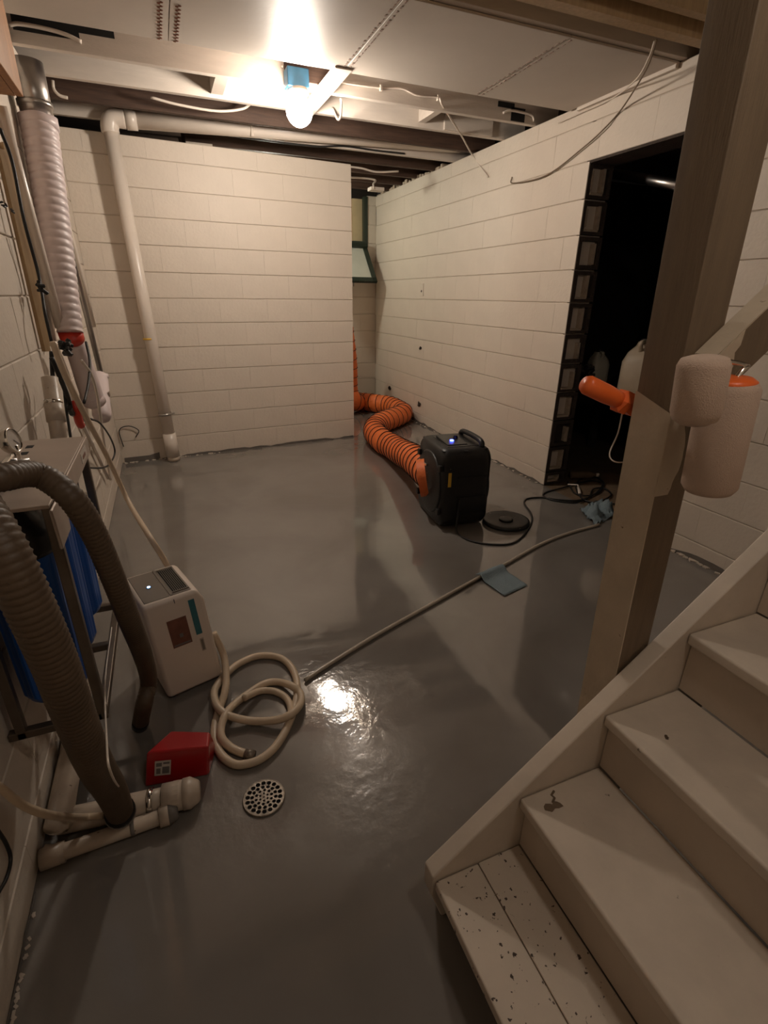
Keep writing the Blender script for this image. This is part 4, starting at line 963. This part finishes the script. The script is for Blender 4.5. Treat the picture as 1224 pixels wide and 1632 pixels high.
# ================================================================== STAIRS
SX, SZ, RUN, RISE, SY, SYN = .880, .149, .208, .168, -.568, -1.60
NT = 13
stc = thing('staircase', 'worn cream painted wooden staircase in the right foreground', 'staircase', (SX + .6, -1.0, 0))
dirs = V((RUN, 0, RISE)).normalized(); up = V((-RISE, 0, RUN)).normalized()
def stringer(y0, y1, nm):
    top0 = V((SX - .012, 0, SZ + .012)); L = (RUN * (NT - .3)) / dirs.x
    pl = [top0, top0 + dirs * L, top0 + dirs * L - V((0, 0, .36)), V((SX + .30, 0, 0)), V((SX + .02, 0, 0)), V((SX - .012, 0, SZ - .05))]
    return obj(nm, prism([(p.x, p.z) for p in pl], basis(V((0, y1, 0)), V((1, 0, 0)), V((0, 0, 1)), V((0, -1, 0))), y1 - y0), mt_stair, stc, bevel=.004)
stringer(SY, SY + .040, 'stringer'); stringer(SYN - .04, SYN, 'stringer')
for k in range(NT):
    x = SX + RUN * k; z = SZ + RISE * k
    if k == 0:
        obj('tread', box(nb(), (x - .006, SYN + .001, z - .030), (x + .105, SY - .001, z)), mt_stair_s, stc, bevel=.005)
        obj('tread', box(nb(), (x + .1065, SYN + .001, z - .030), (x + RUN + .0118, SY - .001, z - .001)), mt_stair_s, stc, bevel=.003)
    else:
        obj('tread', box(nb(), (x - .010, SYN + .001, z - .030), (x + RUN + .0118, SY + (-.001), z)), mt_stair, stc, bevel=.007, bseg=3)
    if k:
        obj('riser', box(nb(), (x + .012, SYN + .002, z - RISE + .002), (x + .030, SY - .002, z - .031)), mt_riser, stc)
# worn patch and broken nosing corner
pm = az(882, 1285, SZ + RISE + .001)
bm = nb(); rnd = random.Random(4); cpts = []
for k in range(16):
    a = 2 * PI * k / 16; r_ = .010 + .007 * rnd.random() + .006 * math.cos(2 * a); cpts.append((r_ * math.cos(a) * 1.1, r_ * math.sin(a)))
prism(cpts, M.Translation(pm - V((0, 0, .0006))), .0012, bm)
tube([pm + V((.004, .008, 0)), pm + V((.016, .016, 0)), pm + V((.014, .024, 0)), pm + V((.026, .030, 0))], .0028, 5, bm)
obj('worn_patch', bm, mt_postbrown, stc, label='brown bare patch on the second tread')

# ================================================================== POST, RAIL, ROLLERS
PY = -.478
p_hi = ay(1118, 400, PY); p_lo = ay(992, 1000, PY)
dv = (p_hi - p_lo) / (p_hi.z - p_lo.z)
def PC(z): return V((p_lo.x, PY, 0)) + V((dv.x, 0, 0)) * (z - p_lo.z) + V((0, 0, z))
post = thing('stair_post', 'brown and cream wooden post standing beside the stairs', 'post', PC(0))
def pbeam(z0, z1, e=0.0, w=.044):
    a, b = PC(z0), PC(z1); w += e
    return hexa([a + V((-w, -w, 0)), a + V((w, -w, 0)), a + V((w, w, 0)), a + V((-w, w, 0)), b + V((-w, -w, 0)), b + V((w, -w, 0)), b + V((w, w, 0)), b + V((-w, w, 0))])
obj('timber', pbeam(0.0, 2.45), mt_postbrown, post, bevel=.003, bseg=1)
# old cream paint left on the lower left face and a ragged patch on the front face
a, b = PC(.0), PC(1.155)
w_ = .0452
obj('paint_coat', hexa([a + V((-w_, -.044, 0)), a + V((-w_ + .003, -.044, 0)), a + V((-w_ + .003, w_, 0)), a + V((-w_, w_, 0)), b + V((-w_, -.044, 0)), b + V((-w_ + .003, -.044, 0)), b + V((-w_ + .003, w_, 0)), b + V((-w_, w_, .03))]), mt_postpaint, post, label='old cream paint on the side of the post')
bm = nb(); n = 14; zs_ = [.99 + .16 * k / (n - 1) for k in range(n)]
rnd = random.Random(2)
Lft = [bm.verts.new(PC(z) + V((-.0445, -.0452, 0))) for z in zs_]; Rgt = [bm.verts.new(PC(z) + V((.02 * math.sin((z - .99) / .16 * PI) + .004 * rnd.random() - .012, -.0452, 0))) for z in zs_]
for k in range(n - 1): bm.faces.new((Lft[k], Rgt[k], Rgt[k + 1], Lft[k + 1]))
obj('paint_patch', bm, mt_postpaint, post).modifiers.new('s', 'SOLIDIFY').thickness = .0015
a, b = PC(.0), PC(.62)
bm = nb(); rnd = random.Random(6); zs_ = [.40 + .10 * k / 9 for k in range(10)]
Lft = [bm.verts.new(PC(z) + V((-.03 + .05 * (z - .40) / .1 * .3, -.0452, 0))) for z in zs_]; Rgt = [bm.verts.new(PC(z) + V((.043 - .02 * rnd.random() * (z - .4) / .1, -.0452, 0))) for z in zs_]
for k in range(9): bm.faces.new((Lft[k], Rgt[k], Rgt[k + 1], Lft[k + 1]))
obj('paint_patch', bm, mt_postpaint, post).modifiers.new('s', 'SOLIDIFY').thickness = .0015

RY0, RY1 = -.566, PY - .0455
r0 = ay(1036, 671, -.566); r1 = ay(1044, 756, -.566)
slope = V((RUN, 0, RISE)).normalized()
rl = thing('handrail', 'cream and brown wooden handrail rising right from the post', 'handrail', V((r1.x, -.545, r1.z)))
hgt = .098
e0x = PC(1.12).x - .026; e0 = V((e0x, 0, r0.z + (e0x - r0.x) * RISE / RUN))
for nm, zo0, zo1, mm in (('rail_timber', -hgt, 0, mt_postbrown), ('rail_paint', -.0005, .004, mt_postpaint)):
    Lr = 2.2
    y0, y1 = RY0, RY1 - .001
    A_, B_ = e0, e0 + slope * Lr
    obj(nm, hexa([V((A_.x, y0, A_.z + zo0)), V((B_.x, y0, B_.z + zo0)), V((B_.x, y1, B_.z + zo0)), V((A_.x, y1, A_.z + zo0)), V((A_.x, y0, A_.z + zo1)), V((B_.x, y0, B_.z + zo1)), V((B_.x, y1, B_.z + zo1)), V((A_.x, y1, A_.z + zo1))]), mm, rl)
bm = nb(); y_ = RY0 - .0012
pp = [(-.001, .002), (.052, .045), (.050, .020), (.040, .008), (.046, -.015), (.036, -.035), (.040, -.05), (.022, -.085), (.012, -.082), (-.001, -.098)]
prism([(e0.x + a_, e0.z + b_) for a_, b_ in pp], basis(V((0, y_, 0)), V((1, 0, 0)), V((0, 0, 1)), V((0, -1, 0))), .0016, bm)
obj('rail_end_paint', bm, mt_postpaint, rl, label='ragged cream paint on the rail end')
obj('nail', cyl(V((e0.x + .075, RY0 - .002, e0.z - .02)), V((e0.x + .075, RY0 + .01, e0.z - .02)), .003, seg=8), mt_dark, rl)

# long roller hanging by its wire frame, orange handle beyond the post
ry = -.612
ct_ = ay(1166, 606, ry); cb_ = ay(1128, 782, ry)
pr = thing('paint_roller', 'long pale paint roller with orange handle, hooked over the handrail', 'paint roller', cb_)
RR = .045
rd = (cb_ - ct_).normalized(); LR = (cb_ - ct_).length
mxr = along(ct_, cb_)
obj('roller_cover', lathe([(.033, 0), (.039, .004), (RR, .014), (RR, LR - .012), (.039, LR - .002), (.025, LR)], mxr, 32), mt_nap, pr, smooth=True)
obj('end_cap', lathe([(0, -.006), (.012, -.006), (.030, -.004), (.038, .002), (.036, .006), (0, .006)], mxr, 28), mt_orplast, pr, smooth=True, label='orange end cap')
wa_ = ct_ - rd * .0; w1 = ay(1191, 583, ry); w2 = ay(1150, 575, ry + .01)
hd0 = ay(931, 611, -.385); hd1 = ay(1008, 648, -.40)
w3 = hd1 + (hd1 - hd0) * .9; w3 = V((w3.x, PY + .075, w3.z))
obj('wire_frame', tube([ct_ + rd * .01, ct_.lerp(w1, .7), w1, w2, ay(1128, 580, RY0 - .012), ay(1118, 588, PY - .025 + .075), ay(1085, 606, PY + .062), ay(1040, 632, PY + .066), hd1 - (hd1 - hd0) * .1], .0042, 8, smooth=4), mt_chrome, pr, smooth=True)
hdv = (hd1 - hd0).normalized(); HL = (hd1 - hd0).length
obj('handle', lathe([(0, 0), (.016, .002), (.0195, .010), (.0195, .06), (.018, HL * .60), (.0175, HL * .72)], along(hd0, hd1), 20), mt_orplast, pr, smooth=True)
obj('handle_collar', lathe([(.018, HL * .68), (.026, HL * .72), (.026, HL * .84), (.018, HL * .88), (.021, HL * .95), (.022, HL * 1.02), (0, HL * 1.02)], along(hd0, hd1), 6), mt_orplast, pr)
cable('hang_cord', 'thin grey cord hanging in a curve below the orange handle', [ay(993, 652, -.39), ay(985, 690, -.39), ay(972, 720, -.39), ay(975, 733, -.40), ay(990, 737, -.415), ay(1010, 730, -.42)], .0016, mt_cable, 'cord', 6)
# short roller in front
ry = -.69
ct_ = ay(1124, 568, ry); cb_ = ay(1106, 672, ry)
pr2 = thing('paint_roller', 'short fat pale paint roller cover in front of the post and rail', 'paint roller', cb_)
LR = (cb_ - ct_).length; mxr = along(ct_, cb_); R2_ = .033
obj('roller_cover', lathe([(.020, 0), (.029, .003), (R2_, .012), (R2_, LR - .016), (.029, LR - .004), (.020, LR + .002), (.012, LR + .003), (0, LR + .003)], mxr, 32), mt_nap, pr2, smooth=True)
obj('wire_pin', tube([ct_ + V((0, .01, -.05)), ay(1114, 612, RY0 + .003)], .004, 8), mt_chrome, pr2, smooth=True)

# ================================================================== DARK ROOM CONTENT
def jug(nm, lab, base, w_, d_, h_, mtl, yaw=0):
    t = thing(nm, lab, 'jug', base)
    mx_ = M.Translation(base) @ M.Rotation(yaw, 4, 'Z'); bm = nb(); rings = []
    for z_, s_, dx in ((0, .94, 0), (.02, 1, 0), (h_ * .62, 1, 0), (h_ * .80, .82, w_ * .05), (h_ * .93, .50, w_ * .12), (h_, .45, w_ * .14)):
        rings.append([bm.verts.new(mx_ @ V((x * s_ + dx, y * s_, z_))) for x, y in rrect(w_, d_, min(w_, d_) * .25, 4)])
    for p, q in zip(rings, rings[1:]):
        for k in range(len(p)): bm.faces.new((p[k], p[(k + 1) % len(p)], q[(k + 1) % len(p)], q[k]))
    bm.faces.new(list(reversed(rings[0]))); bm.faces.new(rings[-1])
    obj('jug_body', bm, mtl, t, smooth=True)
    obj('jug_cap', lathe([(w_ * .17, h_), (w_ * .17, h_ + .022), (0, h_ + .022)], mx_ @ M.Translation((w_ * .12, 0, 0)), 14), mt_blackp, t)
    obj('jug_handle', tube([mx_ @ V((-w_ * .25, 0, h_ * .82)), mx_ @ V((-w_ * .36, 0, h_ * .98)), mx_ @ V((-w_ * .1, 0, h_ * 1.0)), mx_ @ V((w_ * .02, 0, h_ * .95))], w_ * .07, 8, smooth=4), mtl, t, smooth=True)
    return t
sh_z = ax(960, 612, 3.72).z
ben = thing('work_bench', 'dark bench inside the unlit room carrying white jugs', 'bench', (3.85, 1.85, 0))
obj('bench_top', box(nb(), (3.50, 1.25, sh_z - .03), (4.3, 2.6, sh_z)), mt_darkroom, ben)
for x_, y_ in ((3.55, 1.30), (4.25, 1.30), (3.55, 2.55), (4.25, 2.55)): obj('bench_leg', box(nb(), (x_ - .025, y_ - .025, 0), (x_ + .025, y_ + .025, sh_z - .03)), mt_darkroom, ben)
c0 = ax(949, 608, 3.72); jug('plastic_jug', 'pale square jug on the bench at the left of the dark doorway', V((c0.x, c0.y, sh_z)), .16, .14, .24, mt_jug, 1.2)
c1 = ax(1016, 610, 3.62); jug('plastic_jug', 'large tan jug on the bench partly hidden by the post', V((c1.x, c1.y, sh_z)), .24, .22, .36, mt_jugo, .4)
# pale chair back standing behind
cc = ax(1052, 470, 4.1)
chb = thing('plastic_chair', 'pale plastic chair back with a slot, half hidden by the post', 'chair', (cc.x, cc.y, sh_z))
bm = nb()
mxc = basis(V((4.42, cc.y, cc.z - .30)), V((0, -1, 0)), V((0, 0, 1)), V((-1, 0, 0)))
po = rrect(.34, .62, .12, 6)
prism([(x, y + .12) for x, y in po], mxc, .025, bm)
obj('chair_back', bm, mt_jugo, chb, bevel=.006)
obj('back_slot', prism([(x * .12 - .06, y * .55 + .12) for x, y in po], mxc @ M.Translation((0, 0, .025)), .002), mt_dark, chb)
for s_ in (-1, 1): obj('chair_leg', cyl(V((4.42, cc.y + s_ * .15, 0)), V((4.42, cc.y + s_ * .15, cc.z - .4)), .02, seg=10), mt_jugo, chb)
obj('chair_seat', box(nb(), (4.40, cc.y - .2, .42), (4.80, cc.y + .2, .45)), mt_jugo, chb)
pole('overhead_pipe', 'grey pipe crossing under the ceiling of the dark room', ax(968, 275, 3.55), ax(1110, 300, 3.40), .03, mt_steel, seg=14)
for i, (px, py) in enumerate(((940, 640), (955, 690), (925, 715))):
    q = ax(px, py, 3.8)
lump('tool_pile', 'dark jumble of tools at the left inside the doorway', 935, 590, 3.60, .05, mt_darkroom, 'tools', 9)

# repeats of a kind share a group
GROUPS = {'bulb_lamp': 'bare bulbs on the joists', 'paint_roller': 'paint rollers on the handrail', 'wood_batten': 'pale battens on the left wall', 'corrugated_hose': 'brown corrugated hoses by the filters',
          'shop_cloth': 'blue-grey cloths on the floor', 'floor_pipe': 'cream pipes on the floor', 'plastic_jug': 'jugs in the dark room', 'cable_staple': 'staples on the joist', 'cable_clip': 'clips on the battens',
          'cable_clamp': 'black clamps on the left wall', 'alcove_cable': 'cables on the alcove joists', 'joist_cable': 'cables in the broken joist', 'wall_hole': 'holes in the right wall', 'metal_conduit': 'conduits beside the flexible duct',
          'black_cable': 'black cables', 'thin_black_cord': 'thin black cords on the left wall', 'power_cord': 'power cords on the floor', 'clear_tube': 'clear tubes by the left wall'}
for o in S.objects:
    k = o.name.split('.')[0]
    if o.parent is None and k in GROUPS and 'category' in o: o['group'] = GROUPS[k]
